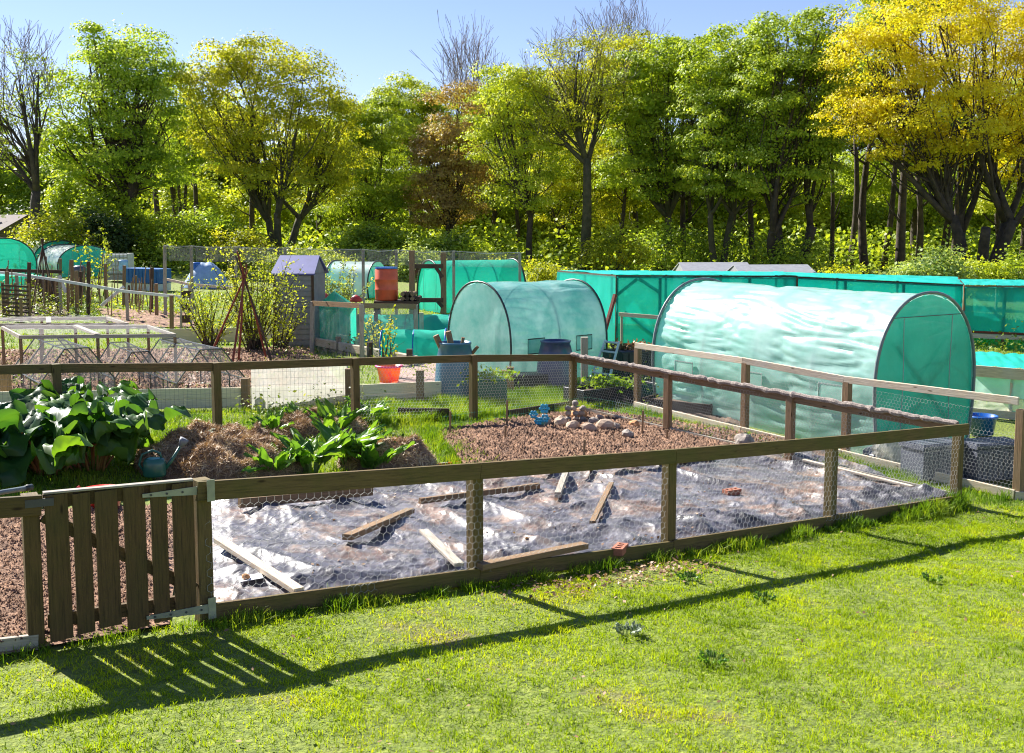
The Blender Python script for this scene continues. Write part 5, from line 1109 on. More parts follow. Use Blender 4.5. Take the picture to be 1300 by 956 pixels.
# water butts
def butt(label, px, yb, yt, rw, m, prof, cat='water butt', name='water_butt', lift=0, lid=None, D=None, rz=0, open_top=False):
    p = P(px, yb) if D is None else AT(px, D); 
    if lift: p = Vector((p.x, p.y, H(px, yb, p.y).z))
    hz = H(px, yt, p.y).z - p.z; r = rw * p.y / F / 2; root = thing(name, label, cat, p, rz)
    MB().lathe([(0, 0)] + [(a * r, b * hz) for a, b in prof], n=28).build('body', M[m], root, world=False, smooth=True)
    if lid: MB().lathe([(0, hz * 1.0), (r * lid[1], hz * 1.0), (r * lid[1], hz * 1.05), (0, hz * 1.065)], n=28).build('lid', M[lid[0]], root, world=False)
    return root, p, r, hz
bp_ = [(1, 0), (1.0, .08), (.96, .4), (.86, .75), (.74, .95), (.78, .96), (.78, 1.0), (.70, 1.0), (.66, .9), (.66, .6), (0, .55)]
b1_, p, r, hz = butt('dark teal conical compost bin filled with upright logs left of the middle tunnel', 578, 506, 434, 54, 'bin_teal', bp_, 'compost bin', 'compost_bin')
for i, (dx, dz, tx) in enumerate(((-.12, .42, -.22), (0, .50, -.12), (.07, .38, .08), (.16, .2, .25))):
    tag(MB().path([p + Vector((dx, 0, hz * .62)), p + Vector((dx + tx, -.05, hz * .75 + dz * .9))], .055 if i < 2 else .03, 8).build('log', M['brownw']), ['thick log leaning left out of the teal compost bin', 'tall log upright in the teal compost bin', 'thin stick in the middle of the teal compost bin', 'thin stick leaning right out of the teal compost bin'][i], 'log', 'sticks in the teal compost bin')
butt('dark blue-grey water butt in front of the middle tunnel', 705, 491, 432, 50, 'bin_dark', bp_)
MB().path([p + Vector((.02, 0, .0))] * 2, .001)
butt('orange-red barrel with a blue rim on the timber stand', 491, 381, 341, 29, 'orangeb', [(.94, 0), (1, .04), (1, .32), (1.04, .34), (1, .36), (1, .64), (1.04, .66), (1, .68), (1, .96), (.9, 1)], 'barrel', 'barrel', 1, ('blueb', .98), D=29)
butt('pink-rimmed orange plastic tub standing on the brick path', 494, 487, 464, 32, 'orangeb', [(.72, 0), (.95, .9), (1.03, .93), (1.03, 1), (.93, 1), (.7, .2)], 'tub', 'tub')[0]
tb_ = COL.objects[-1]; tb_.data.materials[0] = film('orange_marbled_plastic', (.95, .42, .02), (.88, .12, .10), .45, 0, .4, 7, 0, .2)
zz_ = [v.co.z for v in tb_.data.vertices]; rr_ = max(v.co.x for v in tb_.data.vertices)
MB().path([(rr_ * math.cos(k * .3491), rr_ * math.sin(k * .3491), max(zz_) * .97) for k in range(19)], .022, 6).build('rim', col('pinkrim', (.85, .03, .25), .4), tb_.parent, world=False, smooth=True)
butt('blue plastic pot of soil behind the storage boxes', 1246, 551, 527, 38, 'blueb', [(.75, 0), (.92, .85), (1.03, .88), (1.03, 1), (.9, 1), (.9, .8), (0, .8)], 'plant pot', 'plant_pot')
for px, yb, yt, w_, lab in ((250, 345, 333, 14, 'upper blue drum behind the tall netting posts'), (246, 356, 346, 9, 'round blue drum below the upper blue drum'), (260, 356, 345, 11, 'violet-blue drum right of the small blue drum'), (157, 344, 330, 12, 'pale blue drum beside the white caged tank')):
    butt(lab, px, yb, yt, w_, 'blueb' if 'pale' not in lab else 'paleblue', [(.95, 0), (1, .1), (1.03, .3), (1, .35), (1, .65), (1.03, .7), (1, .9), (.9, 1), (0, 1)], 'drum', 'drum', 1, D=50)
butt('black lidded bin in front of the right twin tunnel', 101, 375, 337, 14, 'greyp', [(.9, 0), (1, .75), (1.25, .76), (1.2, .95), (.5, 1), (0, 1)], 'bin', 'bin', 1, D=42)
# planters and crates
def boxobj(name, label, cat, px, yb, w_, dp, h_, m, rz=0, lidm=None, ribs=0, group=None, D=None, open_top=False, dz=0):
    p = P(px, yb) if D is None else AT(px, D); root = thing(name, label, cat, p + UP * dz, rz, group); x, y = w_ / 2, dp / 2
    if open_top:
        for a, b in (((-x, -y), (x, -y)), ((x, -y), (x, y)), ((x, y), (-x, y)), ((-x, y), (-x, -y))): MB().beam((*a, h_ / 2), (*b, h_ / 2), .03, h_, bev=.004).build('side', M[m], root, world=False)
        MB().box((0, 0, h_ * .38), w_ - .04, dp - .04, h_ * .75).build('soil_fill', M['soil2'], root, world=False)
    else:
        mb = MB().box((0, 0, h_ / 2), w_, dp, h_, bev=.02); mb.build('body', M[m], root, world=False)
    if ribs:
        mb = MB()
        for k in range(ribs):
            q = -x + w_ * (k + .5) / ribs; mb.beam((q, -y - .008, .04), (q, -y - .008, h_ - .05), w_ / ribs * .7, .016, up=(0, 1, 0), bev=.003)
        for k in range(ribs // 2):
            q = -y + dp * (k + .5) / (ribs // 2); mb.beam((x + .008, q, .04), (x + .008, q, h_ - .05), dp / (ribs // 2) * .7, .016, up=(1, 0, 0), bev=.003)
        mb.build('slat_panel', M[m], root, world=False)
    if lidm:
        mb = MB().box((0, 0, h_ + .03), w_ + .05, dp + .05, .06, bev=.012)
        for k in range(5): q = -y + dp * (k + .5) / 5; mb.beam((-x, q, h_ + .066), (x, q, h_ + .066), dp / 5 * .75, .012)
        mb.build('lid', M[lidm], root, world=False)
    return root, p
boxobj('storage_box', 'grey slatted plastic storage box at the right end of the new fence', 'storage box', 1256, 606, .74, .42, .45, 'greyp', R(14), 'greyp', 9, 'grey garden storage boxes')
boxobj('storage_box', 'grey slatted plastic storage box half behind the corner fence post', 'storage box', 1183, 604, .74, .42, .42, 'greyp', R(24), 'greyp', 9, 'grey garden storage boxes')
boxobj('planter', 'tall black planter heaped with brown leaves behind the step ladder', 'planter', 800, 480, .95, .7, .62, 'blackp', R(30), None, 6)
boxobj('planter', 'low black raised bed beside the first new fence post', 'planter', 775, 509, 1.7, .6, .30, 'blackp', R(35), None, 0, open_top=True)
boxobj('planter', 'low dark timber bed in front of the dark blue water butt', 'planter', 664, 492, .9, .5, .28, 'blackp', R(10), None, 5)
boxobj('planter', 'square dark green planter behind the middle back fence post', 'planter', 622, 512, .5, .5, .45, 'dgreen', R(10), None, 4)
boxobj('planter', 'dark timber bed behind the first new fence post', 'planter', 868, 520, 1.3, .7, .2, 'dark', R(-35), None, 0, open_top=True)
for c, n, sz, lm, nm in ((P(800, 480) + UP * .66, 260, .12, 'dry', 'dry brown leaves heaped on the tall black planter'), (P(622, 512) + UP * .5, 300, .09, 'tuft', 'green plants growing in the square dark planter'), (P(775, 509) + UP * .32, 500, .10, 'tuft', 'long grass growing out of the low black raised bed')):
    if lm == 'tuft' and 'tuft' not in LM: LM['tuft'] = leafmat('tall_grass_blades_b', [(.07, .16, .012), (.14, .26, .018), (.24, .36, .025), (.38, .46, .05)], trans=.45, nscale=1.5)
    q = rng.normal(size=(n, 3)) * [.24, .18, .07]; V, Fc = cards(q + np.array(c), rng.normal(size=(n, 3)) + [0, 0, .5], sz, .5); tag(npmesh('plant_foliage', V, Fc, LM[lm]), nm, 'plants')
# white sack by the boxes
import bmesh
p = P(1132, 590); root = thing('sack', 'crumpled white and clear plastic sack slumped between the tunnel and the grey boxes', 'plastic sack', p)
bm = bmesh.new(); bmesh.ops.create_icosphere(bm, subdivisions=4, radius=1)
for v in bm.verts: k = 1 + .35 * mnoise.noise(v.co * 1.6) + .18 * abs(mnoise.noise(v.co * 5)); v.co = Vector((v.co.x * .24 * k, v.co.y * .18 * k, max(-.2, v.co.z * .27 * k) + .2))
me = bpy.data.meshes.new('bag'); bm.to_mesh(me); bm.free(); me.materials.append(M['clear']); o = bpy.data.objects.new('bag', me); link(o, root)
o = rock('sack', 'black-streaked plastic bag lying at the back right corner of the polythene', P(1108, 585) + UP * .02, .22, .14, .11, 'greyp', None, 'plastic sack', 3)
rock('stone', 'large grey boulder at the back edge of the polythene beside the side fence', P(945, 573) + Vector((0, 0, .06)), .16, .12, .13, 'stoneg', None, 'stone', 3)
# step ladder and leaning stakes
def stick(label, a, Da, b, Db, w_, m, cat='stake', name='stake', group=None, rnd=False):
    p = H(*a, Da) if Da > 0 else P(*a); q = H(*b, Db); mb = MB()
    if rnd: mb.path([p, q], [w_ / 2, w_ / 2 * .8], 7)
    else: mb.beam(p, q, w_, w_, bev=w_ * .1)
    return tag(mb.build(name, M[m]), label, cat, group)
lb_, rb_ = P(748, 487), P(771, 490); lt, rt_ = H(769, 432, lb_.y + .7), H(786, 434, rb_.y + .7); root = thing('ladder', 'small white step ladder leaning on the tall black planter', 'ladder', lb_)
for a, b in ((lb_, lt), (rb_, rt_)): MB().beam(a, b, .035, .05).build('rail', M['white'], root)
for t in (.25, .5, .75, .97): MB().beam(lb_.lerp(lt, t), rb_.lerp(rt_, t), .09, .025).build('step', M['white'], root)
stick('dark red stake leaning against the middle tunnel', (765, 431), 25, (781, 374), 25.4, .08, 'redw')
stick('stout grey post beside the step ladder', (742, 505), 0, (742, 428), P(742, 505).y, .13, 'grey', 'post', 'post')
stick('weathered post standing at the door of the middle tunnel', (632, 483), 0, (632, 413), P(632, 483).y, .11, 'grey', 'post', 'post')
stick('pale square post in front of the low teal net tunnels', (535, 452), 0, (535, 397), P(535, 452).y, .10, 'grey', 'post', 'post')
# grey netted fence left of the barrel
root = thing('fence', 'grey netted fence with pale posts below the orange barrel', 'fence', AT(397, 27.5)); FQ = [AT(395, 27.2), AT(459, 25.2), AT(528, 27.5)]
tops = [H(397, 384, 27.2), H(459, 387, 25.2), H(528, 388, 27.5)]
for a, b in zip(FQ, tops): MB().beam(a - UP * .05, b + UP * .02, .10, .10).build('post', M['grey'], root)
for a, b in zip(tops, tops[1:]): MB().beam(a - UP * .02, b - UP * .02, .05, .12).build('rail', M['brownw'], root)
for i in (0, 1): sheetq('netting', FQ[i], FQ[i + 1], tops[i + 1] - UP * .1, tops[i] - UP * .1, 'net_dark', root, .04)
# low teal net tunnels
for px, D, lab, ang_, L, W_, hh_ in ((572, 29.0, 'rear low teal net tunnel between the barrel stand and the middle tunnel', R(178), 2.3, 1.4, .85), (566, 26.0, 'front low teal net tunnel behind the compost bin', R(180), 1.5, 1.1, .72)):
    tunnel(lab, AT(px, D), ang_, L, W_, hh_, 'net_green', 'net_green', 3, .1, .03, group='low teal net tunnels', door=False, hoop_mat='blueb', name='net_tunnel', cat='net tunnel', dens=.09)
# stand with logs under the barrel
b = AT(502, 29); zt = H(491, 381, 29).z; root = thing('barrel_stand', 'rough timber stand carrying the orange barrel', 'stand', b); MB().box((b.x + .05, b.y, zt - .05), 1.15, .75, .09).build('top', M['dark'], root)
for x_, y_ in ((-.48, -.3), (.55, -.3), (-.48, .3), (.55, .3)): MB().beam(G(b.x + x_, b.y + y_) - UP * .05, Vector((b.x + x_, b.y + y_, zt - .1)), .1, .1).build('leg', M['dark'], root)
for i in range(7): p = Vector((b.x + .22 + .13 * (i % 4) , b.y - .32, zt + .06 + .115 * (i // 4))); tag(MB().path([p, p + Vector((.02, .6, 0))], .058, 8).build('log', M['dark' if i % 2 else 'brownw']), 'short dark log stacked beside the orange barrel', 'log', 'short logs stacked beside the orange barrel')
# timber arch frame
L1, L2 = AT(523, 30), AT(563, 30.6); T1, T2 = H(523, 318, 30), H(563, 321, 30.6); root = thing('timber_arch', 'heavy dark timber frame with knee braces right of the orange barrel', 'timber frame', L1)
for a, b in ((L1, T1), (L2, T2)): MB().beam(a - UP * .1, b, .15, .15).build('post', M['brownw'], root)
za, zb = H(523, 338, 30), H(563, 338, 30.6); MB().beam(za, zb, .12, .12).build('crossbeam', M['dark'], root); zc, zd_ = H(523, 381, 30), H(563, 381, 30.6); MB().beam(zc, zd_, .12, .12).build('crossbeam', M['dark'], root)
for a, b in (((524, 352), (532, 339)), ((562, 352), (553, 339)), ((524, 390), (531, 382)), ((562, 390), (555, 382))): MB().beam(H(*a, 30.2), H(*b, 30.2), .09, .09).build('brace', M['dark'], root)
for px, yb, yt, D, lab in ((503, 372, 314, 33, 'tall thin post just right of the orange barrel'), (575, 385, 320, 33, 'tall thin post just right of the timber arch'), (243, 395, 308, 33, 'left tall post of the netting screen'), (297, 392, 312, 33, 'tall post behind the straggly shrub')): pass
# picket fences
def picket(label, a, b, n, h_, m='grey'):
    a = AT(*a); b = AT(*b); root = thing('picket_fence', label, 'picket fence', a)
    for k in range(n + 1): q = a.lerp(b, k / n); MB().beam(G(q.x, q.y), G(q.x, q.y) + UP * h_, .07, .02, up=(0, 1, 0)).build('picket', M[m], root)
    for z in (.25, .7): MB().beam(G(a.x, a.y + .03) + UP * h_ * z, G(b.x, b.y + .03) + UP * h_ * z, .03, .07).build('rail', M[m], root)
picket('short picket fence right of the timber arch', (549, 29), (578, 28.6), 8, .72, 'brownw'); picket('pale picket fence behind the grey netted fence', (424, 30), (476, 29.6), 12, .75, 'grey')
# tall netting screen
pxs = [(118, 'a'), (209, 0), (243, 0), (299, 0), (362, 0), (461, 0), (503, 0), (576, 0), (660, 0)]; root = thing('netting_screen', 'tall dark netting screen strung between thin posts across the middle of the plots', 'netting screen', AT(243, 36)); pv = None
for px, _ in pxs[1:]:
    D = 36; g = AT(px, D); yt = 312 + (px - 209) * .02; t_ = H(px, yt, D); MB().beam(g - UP * .1, t_, .09, .09).build('post', M['grey'], root)
    if pv: sheetq('netting', pv - UP * .48 + Vector((0, -.06, 0)), t_ - UP * .48 + Vector((0, -.06, 0)), t_ + Vector((0, -.06, .02)), pv + Vector((0, -.06, .02)), 'net_dark', root, .05); MB().path([pv + Vector((0, -.06, .02)), pv.lerp(t_, .5) + Vector((0, -.06, -.05)), t_ + Vector((0, -.06, .02))], .012, 4).build('wire', M['wire'], root)
    pv = t_
# red toys and green cloth
p = H(405, 398, 29); root = thing('cloth', 'teal netting cloth draped to a peak beside the grey shed', 'cloth', AT(425, 29)); a = [H(403, 388, 29), H(424, 369, 29.3), H(452, 388, 29), H(430, 392, 28.4)]; g = [G(q.x, q.y) for q in a]
mb = MB(); mb.v = [tuple(q) for q in a] + [tuple(q) for q in g]
for f in ((0, 3, 1), (3, 2, 1), (0, 4, 7, 3), (3, 7, 6, 2)): mb.face(f)
mb.build('sheet', M['net_green'], root)
for px, py, s_, lab in ((452, 383, .16, 'small red plastic toy beside the teal cloth'), (412, 379, .13, 'red plastic garden toy left of the teal cloth peak')):
    p = H(px, py, 30); root = thing('toy', lab, 'toy', p, 0, 'red toys by the shed'); MB().lathe([(0, 0), (s_, 0), (s_, s_ * .5), (s_ * .5, s_), (0, s_ * 1.2)], p, 10).build('shell', M['redtoy'], root, smooth=True); MB().beam(G(p.x, p.y), p, .05, .05).build('stand', M['grey'], root)
# ---------------- far left
root = thing('storage_tank', 'white tank in a wire cage behind the far allotments', 'storage tank', AT(152, 54)); c = AT(152, 54); MB().box((c.x, c.y, c.z + .85), 1.1, 1.0, 1.0, bev=.06).build('bottle', M['white'], root); MB().box((c.x, c.y, c.z + .2), 1.2, 1.1, .25).build('pallet', M['grey'], root)
mb = MB()
for k in range(7): mb.beam((c.x - .57 + k * .19, c.y - .53, c.z + .33), (c.x - .57 + k * .19, c.y - .53, c.z + 1.4), .025, .025)
for k in range(6): mb.beam((c.x - .57, c.y - .555, c.z + .36 + k * .2), (c.x + .57, c.y - .555, c.z + .36 + k * .2), .025, .025)
mb.build('cage', M['metal'], root)
root = thing('skip', 'long blue ribbed metal container behind the far bean posts', 'container', AT(190, 48)); a = AT(166, 48); b = AT(209, 47.5); MB().beam(a + UP * .62, b + UP * .62, 1.0, .62).build('body', M['cont'], root)
mb = MB()
for k in range(10): q = a.lerp(b, (k + .5) / 10) + Vector((0, -.53, .62)); mb.beam(q - UP * .3, q + UP * .3, .05, .05)
mb.build('rib_panel', M['cont'], root); MB().beam(a + UP * .14, b + UP * .14, .9, .3).build('base', M['white'], root)
p = AT(262, 50); root = thing('tarpaulin', 'pale blue tarpaulin pulled over a heap behind the drums', 'tarpaulin', p); r_, a_ = np.meshgrid(np.linspace(0, 1, 14), np.linspace(0, 6.2832, 30), indexing='ij'); x = p.x + r_ * 1.1 * np.cos(a_); y = p.y + r_ * .8 * np.sin(a_)
npmesh('cover', np.c_[x.ravel(), y.ravel(), (ZN(x, y) + 1.15 * (1 - r_ ** 2) * (1 + .12 * pn(x * 3, y * 3))).ravel()], grid_faces(14, 30), M['tarp'], root, smooth=True)
for pts, lab in (([(-10, 345), (20, 348), (75, 356), (160, 370), (240, 378)], 'white sagging rail running across the far allotments'), ([(208, 354), (240, 361), (300, 366), (370, 372)], 'pale sagging rail through the straggly shrub')):
    r0 = AT(*[pts[0][0], 38]); root = thing('rail_fence', lab, 'rail fence', r0); q = [H(px, py, 38 - i * 1.2) for i, (px, py) in enumerate(pts)]
    for a, b in zip(q, q[1:]): MB().beam(a, b, .04, .085).build('rail', M['white' if 'white' in lab else 'pale'], root)
    for a in q: MB().beam(G(a.x, a.y + .06), Vector((a.x, a.y + .06, a.z)), .08, .08).build('post', M['grey'], root)
PS = [(36, 395, 333), (76, 372, 328), (92, 386, 330), (112, 400, 332), (135, 385, 335), (157, 385, 337), (164, 383, 362), (199, 399, 360), (218, 418, 375), (54, 385, 345), (250, 425, 409), (98, 398, 344), (103, 388, 345), (27, 410, 378), (86, 392, 354), (192, 395, 340), (172, 384, 350), (10, 398, 345)]
for i, (px, yb, yt) in enumerate(PS):
    p = P(px, yb + 3); t_ = H(px + random.uniform(-1.5, 1.5), yt, p.y); w_ = .10 if yb - yt > 40 or px in (199, 157) else .07
    tag(MB().beam(p - UP * .05, t_, w_, w_, bev=.01).build('post', M['brownw' if i % 3 else 'dark']), 'weathered upright post among the far left bean plots', 'post', 'weathered posts among the far left bean plots')
stick('pale diagonal strut propped against a post in the far left plot', (129, 388), 36, (157, 364), 36, .10, 'white', 'strut', 'strut')
stick('white leaning strut at the end of the brown palisade', (75, 350), 38, (84, 372), 38, .10, 'white', 'strut', 'strut')
for i in range(60):
    px = random.uniform(2, 215); yb = random.uniform(380, 402); p = P(px, yb); t_ = H(px + random.uniform(-5, 5), yb - random.uniform(25, 60), p.y); tag(MB().path([p, t_], .018, 5).build('garden_cane', M['brownw']), 'thin bamboo cane stuck among the far left vegetables', 'garden cane', 'thin canes among the far left vegetables')
ap = H(54, 312, 37); root = thing('cane_wigwam', 'wigwam of long bean canes before the twin green tunnels', 'cane wigwam', AT(54, 37))
for k, px in enumerate((38, 46, 55, 66, 74)): f = AT(px, 36 + (k % 2) * 1.6); d = (ap - f).normalized(); MB().path([f, ap + d * .25], .022, 5).build('cane', M['dark'], root)
root = thing('palisade', 'brown upright-board palisade with a top rail at the far left', 'fence', AT(40, 40)); a, b = AT(38, 40), AT(76, 39.5)
for k in range(16): q = a.lerp(b, k / 15); MB().beam(G(q.x, q.y), G(q.x, q.y) + UP * .95, .12, .03, up=(0, 1, 0)).build('board', M['brownw' if k % 3 else 'dark'], root)
a, b = H(-10, 343, 39), H(78, 345, 38.8); MB().beam(a, b, .06, .12).build('top_rail', M['dark'], root)
root = thing('pallet_gate', 'slatted pallet standing on edge at the left edge behind the timber frames', 'pallet', AT(18, 34)); a, b = AT(3, 34), AT(36, 33.5)
for k in range(8): MB().beam(G(a.x, a.y) + UP * (.15 + k * .13), G(b.x, b.y) + UP * (.15 + k * .13), .025, .06).build('slat', M['dark'], root)
for q in (a, a.lerp(b, .5), b): MB().beam(G(q.x, q.y + .05), G(q.x, q.y + .05) + UP * 1.15, .07, .07).build('post', M['brownw'], root)
# wooden steps / chair
b = AT(237, 32); root = thing('wooden_chair', 'tall brown slatted wooden chair left of the straggly shrub', 'chair', b); zt = H(237, 362, 32).z - b.z
for x_ in (-.14, .14): MB().beam(b + Vector((x_ * 1.1, -.15, 0)), b + Vector((x_, .05, zt)), .045, .045).build('leg', M['grey'], root); MB().beam(b + Vector((x_ * 2.2, .45, 0)), b + Vector((x_ * 1.2, .06, zt * .62)), .045, .045).build('leg', M['grey'], root)
for k in range(3): MB().beam(b + Vector((-.14, -.02 + .01 * k, zt * (.25 + .27 * k))), b + Vector((.14, -.02 + .01 * k, zt * (.25 + .27 * k))), .03, zt * .17).build('back_slat', M['dark'], root)
root = thing('net_box', 'low green netting box at the left edge below the cut-off tunnel', 'netting cage', AT(15, 42)); a, b = AT(-30, 42), AT(38, 41.5); n4 = [a, b, b + Vector((0, 1.5, 0)), a + Vector((0, 1.5, 0))]
for i in range(4): j = (i + 1) % 4; sheetq('netting', n4[i], n4[j], n4[j] + UP * .85, n4[i] + UP * .85, 'net_green', root, .03); MB().beam(n4[i], n4[i] + UP * .87, .05, .05).build('post', M['white'], root)
sheetq('roof_netting', *[q + UP * .86 for q in n4], 'net_green', root, .05)
# vegetables and weeds
LM['weed0'] = leafmat('vegetable_leaves', [(.06, .12, .02), (.14, .22, .025), (.26, .33, .04), (.40, .42, .06)], trans=.4, nscale=1.2)
def crop(lab, poly, dens, hgt, sz, mat='weed0', cover=.0, cat='vegetables'):
    x, y = scatter([P(*q) for q in poly], dens); k = fbm(x * .8, y * .8, 3) > cover; x, y = x[k], y[k]; z = ZN(x, y) + rng.random(len(x)) * hgt * np.clip(.6 + 1.8 * pn(x * 1.3, y * 1.3), .15, 1.4)
    V, Fc = cards(np.c_[x, y, z], rng.normal(size=(len(x), 3)) * .5 + [0, -.1, .8], sz, .6); tag(npmesh('vegetables', V, Fc, LM[mat]), lab, cat, kind='stuff')
crop('leafy yellow-green crops among the far left posts', [(-60, 412), (130, 404), (110, 372), (-60, 368)], 200, .75, .10, 'weed0', -.15)
crop('young plants and weeds in the beds under the net frames', [(-120, 506), (430, 494), (395, 446), (-140, 446)], 90, .30, .07, 'weed0', .12)
crop('bright low plants along the foot of the netting screen', [(140, 402), (330, 400), (330, 378), (140, 378)], 50, .4, .10, 'lime', .0)
crop('leafy plants behind the slanting path edge', [(385, 440), (560, 468), (600, 425), (400, 402)], 130, .35, .07, 'weed0', .0)
crop('plants behind the drums and the container', [(150, 352), (460, 350), (460, 340), (150, 342)], 14, 1.3, .16, 'mid', -.1)
crop('green plants inside the long netting cage', [(800, 412), (980, 425), (960, 385), (760, 380)], 60, .6, .10, 'lime', -.2)
crop('green plants below the netting of the right-hand cage', [(1228, 448), (1380, 452), (1370, 436), (1228, 436)], 90, .7, .11, 'weed0', -.3)
crop('weeds beside the long tunnel and the first new post', [(735, 512), (850, 525), (860, 480), (790, 466)], 260, .4, .06, 'weed0', -.05)
crop('low weeds below the low net tunnels', [(455, 470), (620, 500), (630, 478), (470, 452)], 120, .3, .06, 'weed0', .1)
crop('rough weeds along the foot of the far woodland edge', [(-200, 352), (1500, 360), (1500, 346), (-200, 344)], 6, 1.4, .28, 'mid', -.3)
crop('tangled weeds in front of the clear panel and the cream boards', [(300, 535), (500, 525), (500, 512), (300, 518)], 240, .38, .06, 'weed0', -.2)
crop('small green plants behind the straw heaps', [(330, 575), (520, 560), (500, 538), (330, 545)], 160, .25, .06, 'weed0', .0)
# far wood closing the gaps between the trunks
n = 60000; x = rng.uniform(-110, 110, n); y = rng.uniform(132, 150, n); top = 9 + 2.5 * fbm(x * .09, y * .05, 3); z = ZN(x, y) + rng.random(n) * top; V, Fc = cards(np.c_[x, y, z], rng.normal(size=(n, 3)) * .6 + [0, -.4, .5], .85, .8)
tag(npmesh('far_wood', V, Fc, LM['mid']), 'far leafy mass of the wood behind all the trunks', 'wood', kind='stuff')
# ------------------------------------------------------------------ grass
LM['lawn'] = leafmat('lawn_blades', [(.14, .23, .008), (.25, .37, .010), (.39, .50, .014), (.54, .58, .035)], trans=.5, nscale=.9, tint=(1.3, 1.2, .35), rough=.6, spec=.2)
LM['tuft'] = leafmat('tall_grass_blades', [(.07, .16, .012), (.14, .26, .018), (.24, .36, .025), (.38, .46, .05)], trans=.45, nscale=1.5, tint=(1.3, 1.2, .35), rough=.55, spec=.25)
def gz(x, y): return ZN(x, y) - .03 + .035 * fbm(x * .7, y * .7, 3) * np.exp(-(y / 60) ** 2)
a0 = FB[0] + ldir * 3.5 + fn_ * .12
LAWN = [a0, FB[0] + fn_ * .1, FB[5] + fn_ * .1 + fdir * .1, P(1400, 640), Vector((9, 5, 0)), Vector((4.5, 4.2, 0)), Vector((-4.2, 4.2, 0)), Vector((-6, 6, 0))]
x, y = scatter(LAWN, 5200); thin = np.clip(.75 + 1.2 * fbm(x * .8, y * .8, 3), .35, 1); k = rng.random(len(x)) < thin; x, y = x[k], y[k]
hgt = .034 * np.clip(1 + .5 * fbm(x * 1.3, y * 1.3, 3) + .9 * pn(x * 7, y * 7) + .5 * pn(x * 17, y * 17), .25, 2.2); print('lawn blades', len(x))
tag(blades('lawn_grass', x, y, hgt, .0065 + .0005 * np.maximum(y - 6, 0), LM['lawn'], gz, .8), 'short sunlit yellow-green lawn grass in the foreground', 'grass', kind='stuff')
def tufts(nm, poly, dens, h, w_, lab, mat='tuft', zf=gz, lean=.5, mask=None):
    x, y = scatter(poly, dens)
    if mask is not None: k = mask(x, y); x, y = x[k], y[k]
    return tag(blades(nm, x, y, h * (1 + .7 * fbm(x * 1.1, y * 1.1, 3)), w_, LM[mat], zf, lean), lab, 'grass', kind='stuff')
# longer grass along the foot of the front fence
def strip(a, b, n, sg, h, w_, lab, ofs=0.0, mat='tuft'):
    t = rng.random(n); a = np.array(a); b = np.array(b); d = (b - a)[:2]; d /= np.linalg.norm(d); nr = np.array([d[1], -d[0]]); k = fbm(t * 14 + a[0], t * 3, 3) > -.12; t = t[k]
    q = a[None, :2] + (b - a)[None, :2] * t[:, None] + nr * (rng.normal(0, sg, len(t)) + ofs)[:, None]; x, y = q[:, 0], q[:, 1]
    tag(blades('grass_tufts', x, y, h * (1 + .9 * fbm(x * 2, y * 2, 2)), w_, LM[mat], gz, .5), lab, 'grass', kind='stuff')
strip(FB[1], FB[3], 4200, .07, .10, .007, 'straggling grass along the foot of the front fence', .10)
strip(FB[3], FB[5], 6500, .08, .10, .009, 'tall grass growing through the right end of the front fence', .10)
strip(FB[0] + ldir * 2, FB[1], 1800, .08, .08, .007, 'grass along the sill of the gate', .06)
strip(FB[4].lerp(FB[5], .45), FB[5], 2500, .07, .19, .010, 'tall grass clump at the right corner post of the front fence', .08)
strip(BC, FB[5], 4500, .09, .13, .009, 'grass along the foot of the side fence', -.12)
strip(pb[0], pb[3], 4500, .10, .12, .009, 'grass along the bottom board of the new fence', .22)
strip(bpts[1], bpts[5], 6000, .10, .13, .009, 'grass along the foot of the back fence', 0)
def gz2(x, y): return gz(x, y) + .05
for a_, b_, n_, sg_ in ((P(600, 606), P(556, 553), 2600, .14), (P(556, 553), P(745, 523), 3200, .10), (P(600, 606), P(760, 596), 1500, .09)):
    t = rng.random(n_); x = a_.x + (b_.x - a_.x) * t + rng.normal(0, sg_, n_); y = a_.y + (b_.y - a_.y) * t + rng.normal(0, sg_, n_); k = fbm(x * 2.2, y * 2.2, 3) > -.1; x, y = x[k], y[k]
    tag(blades('grass_tufts', x, y, .11 * (1 + .9 * fbm(x * 3, y * 3, 2)), .009, LM['tuft'], gz2, .6), 'ragged grass creeping over the edge of the corner soil bed', 'grass', kind='stuff')
# inside the plot
PLOT = [P(-40, 640), P(560, 612), P(640, 604), P(560, 556), P(640, 538), P(735, 520), bpts[4], bpts[3], bpts[2], bpts[1], bpts[0]]
tufts('plot_grass', PLOT, 1300, .075, .008, 'rough grass inside the fenced plot round the heaps')
tufts('verge_grass', [BC, FB[5], pb[3], pb[0]], 1300, .09, .009, 'rough grass path between the side fence and the new fence')
MID = [bpts[3], bpts[4], BC, P(800, 512), P(770, 490), P(640, 487), P(455, 515)]
tufts('verge_grass', MID, 1500, .16, .012, 'tall bright grass between the back fence and the water butts')
tufts('verge_grass', [bpts[0], bpts[1], bpts[2], bpts[3], P(455, 512), P(200, 522), P(-60, 530)], 700, .10, .01, 'grass between the back fence and the cream edging boards')
tufts('verge_grass', [FB[5] + fdir * .1, P(1420, 660), P(1420, 600), pb[3]], 1300, .06, .008, 'grass beside the storage boxes at the right edge')
FAR = [P(-100, 520), P(600, 478), P(840, 500), P(1500, 520), P(1500, 400), P(900, 372), P(-300, 372)]
tufts('field_grass', FAR, 70, .11, .022, 'grass and weeds between the far allotment beds', lean=.7)
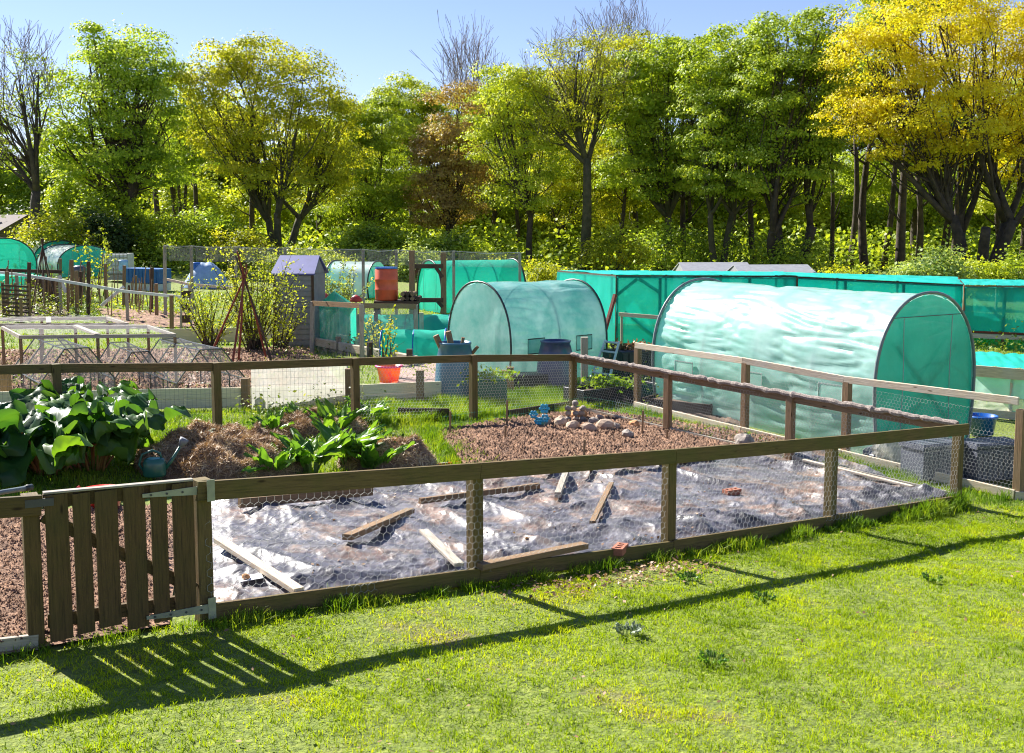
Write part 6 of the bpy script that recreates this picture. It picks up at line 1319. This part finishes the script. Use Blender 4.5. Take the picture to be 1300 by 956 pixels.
LM['weed'] = leafmat('bed_weeds', [(.06, .12, .02), (.14, .22, .025), (.26, .33, .04), (.40, .42, .06)], trans=.4, nscale=1.2)
def leafy(nm, poly, dens, hgt, sz, lab, mat='weed', cover=.0, cat='ground cover', zf=None):
    x, y = scatter(poly, dens); k = fbm(x * .9, y * .9, 3) > cover; x, y = x[k], y[k]; z = (zf or ZN)(x, y) + rng.random(len(x)) * hgt * np.clip(.5 + 1.6 * pn(x * 1.7, y * 1.7), .15, 1.3)
    V, Fc = cards(np.c_[x, y, z], rng.normal(size=(len(x), 3)) * .5 + [0, -.1, .8], sz, .6); return tag(npmesh(nm, V, Fc, LM[mat]), lab, cat, kind='stuff')
# dead leaves and weeds on the lawn
x, y = scatter(LAWN, 7); V, Fc = cards(np.c_[x, y, gz(x, y) + .03], rng.normal(size=(len(x), 3)) * .4 + [0, 0, 1], .035, .6)
tag(npmesh('fallen_leaves', V, Fc, LM['dry']), 'dead brown leaves scattered on the lawn', 'fallen leaves', kind='stuff')
q = rng.random(500); a = FB[3]; b = FB[2]; x = a.x + (b.x - a.x) * (q * .9) + rng.normal(.25, .2, 500); y = a.y + (b.y - a.y) * (q * .9) - .35 + rng.normal(0, .16, 500)
V, Fc = cards(np.c_[x, y, gz(x, y) + .03], rng.normal(size=(500, 3)) * .4 + [0, 0, 1], .045, .6); tag(npmesh('fallen_leaves', V, Fc, LM['dry']), 'drift of dead leaves below the middle of the front fence', 'fallen leaves', kind='stuff')
for px, py, lab, s_ in ((797, 803, 'flat rosette weed with grey-green leaves in the middle of the lawn', 1.0), (905, 838, 'small rosette weed near the bottom of the lawn', .7), (875, 735, 'dark weed rosette beside the fence shadow', .8), (970, 760, 'small dark weed rosette on the right of the lawn', .7), (1185, 735, 'weed rosette near the right edge of the lawn', .7)):
    leafplant('weed', lab, 'weed', P(px, py), 16, .015 * s_, .07 * s_, .018 * s_, LM['pelt'] if s_ == 1 else LM['dock'], M['gstalk'], 1, (.05, .35), 'rosette weeds on the lawn', .01, .3)
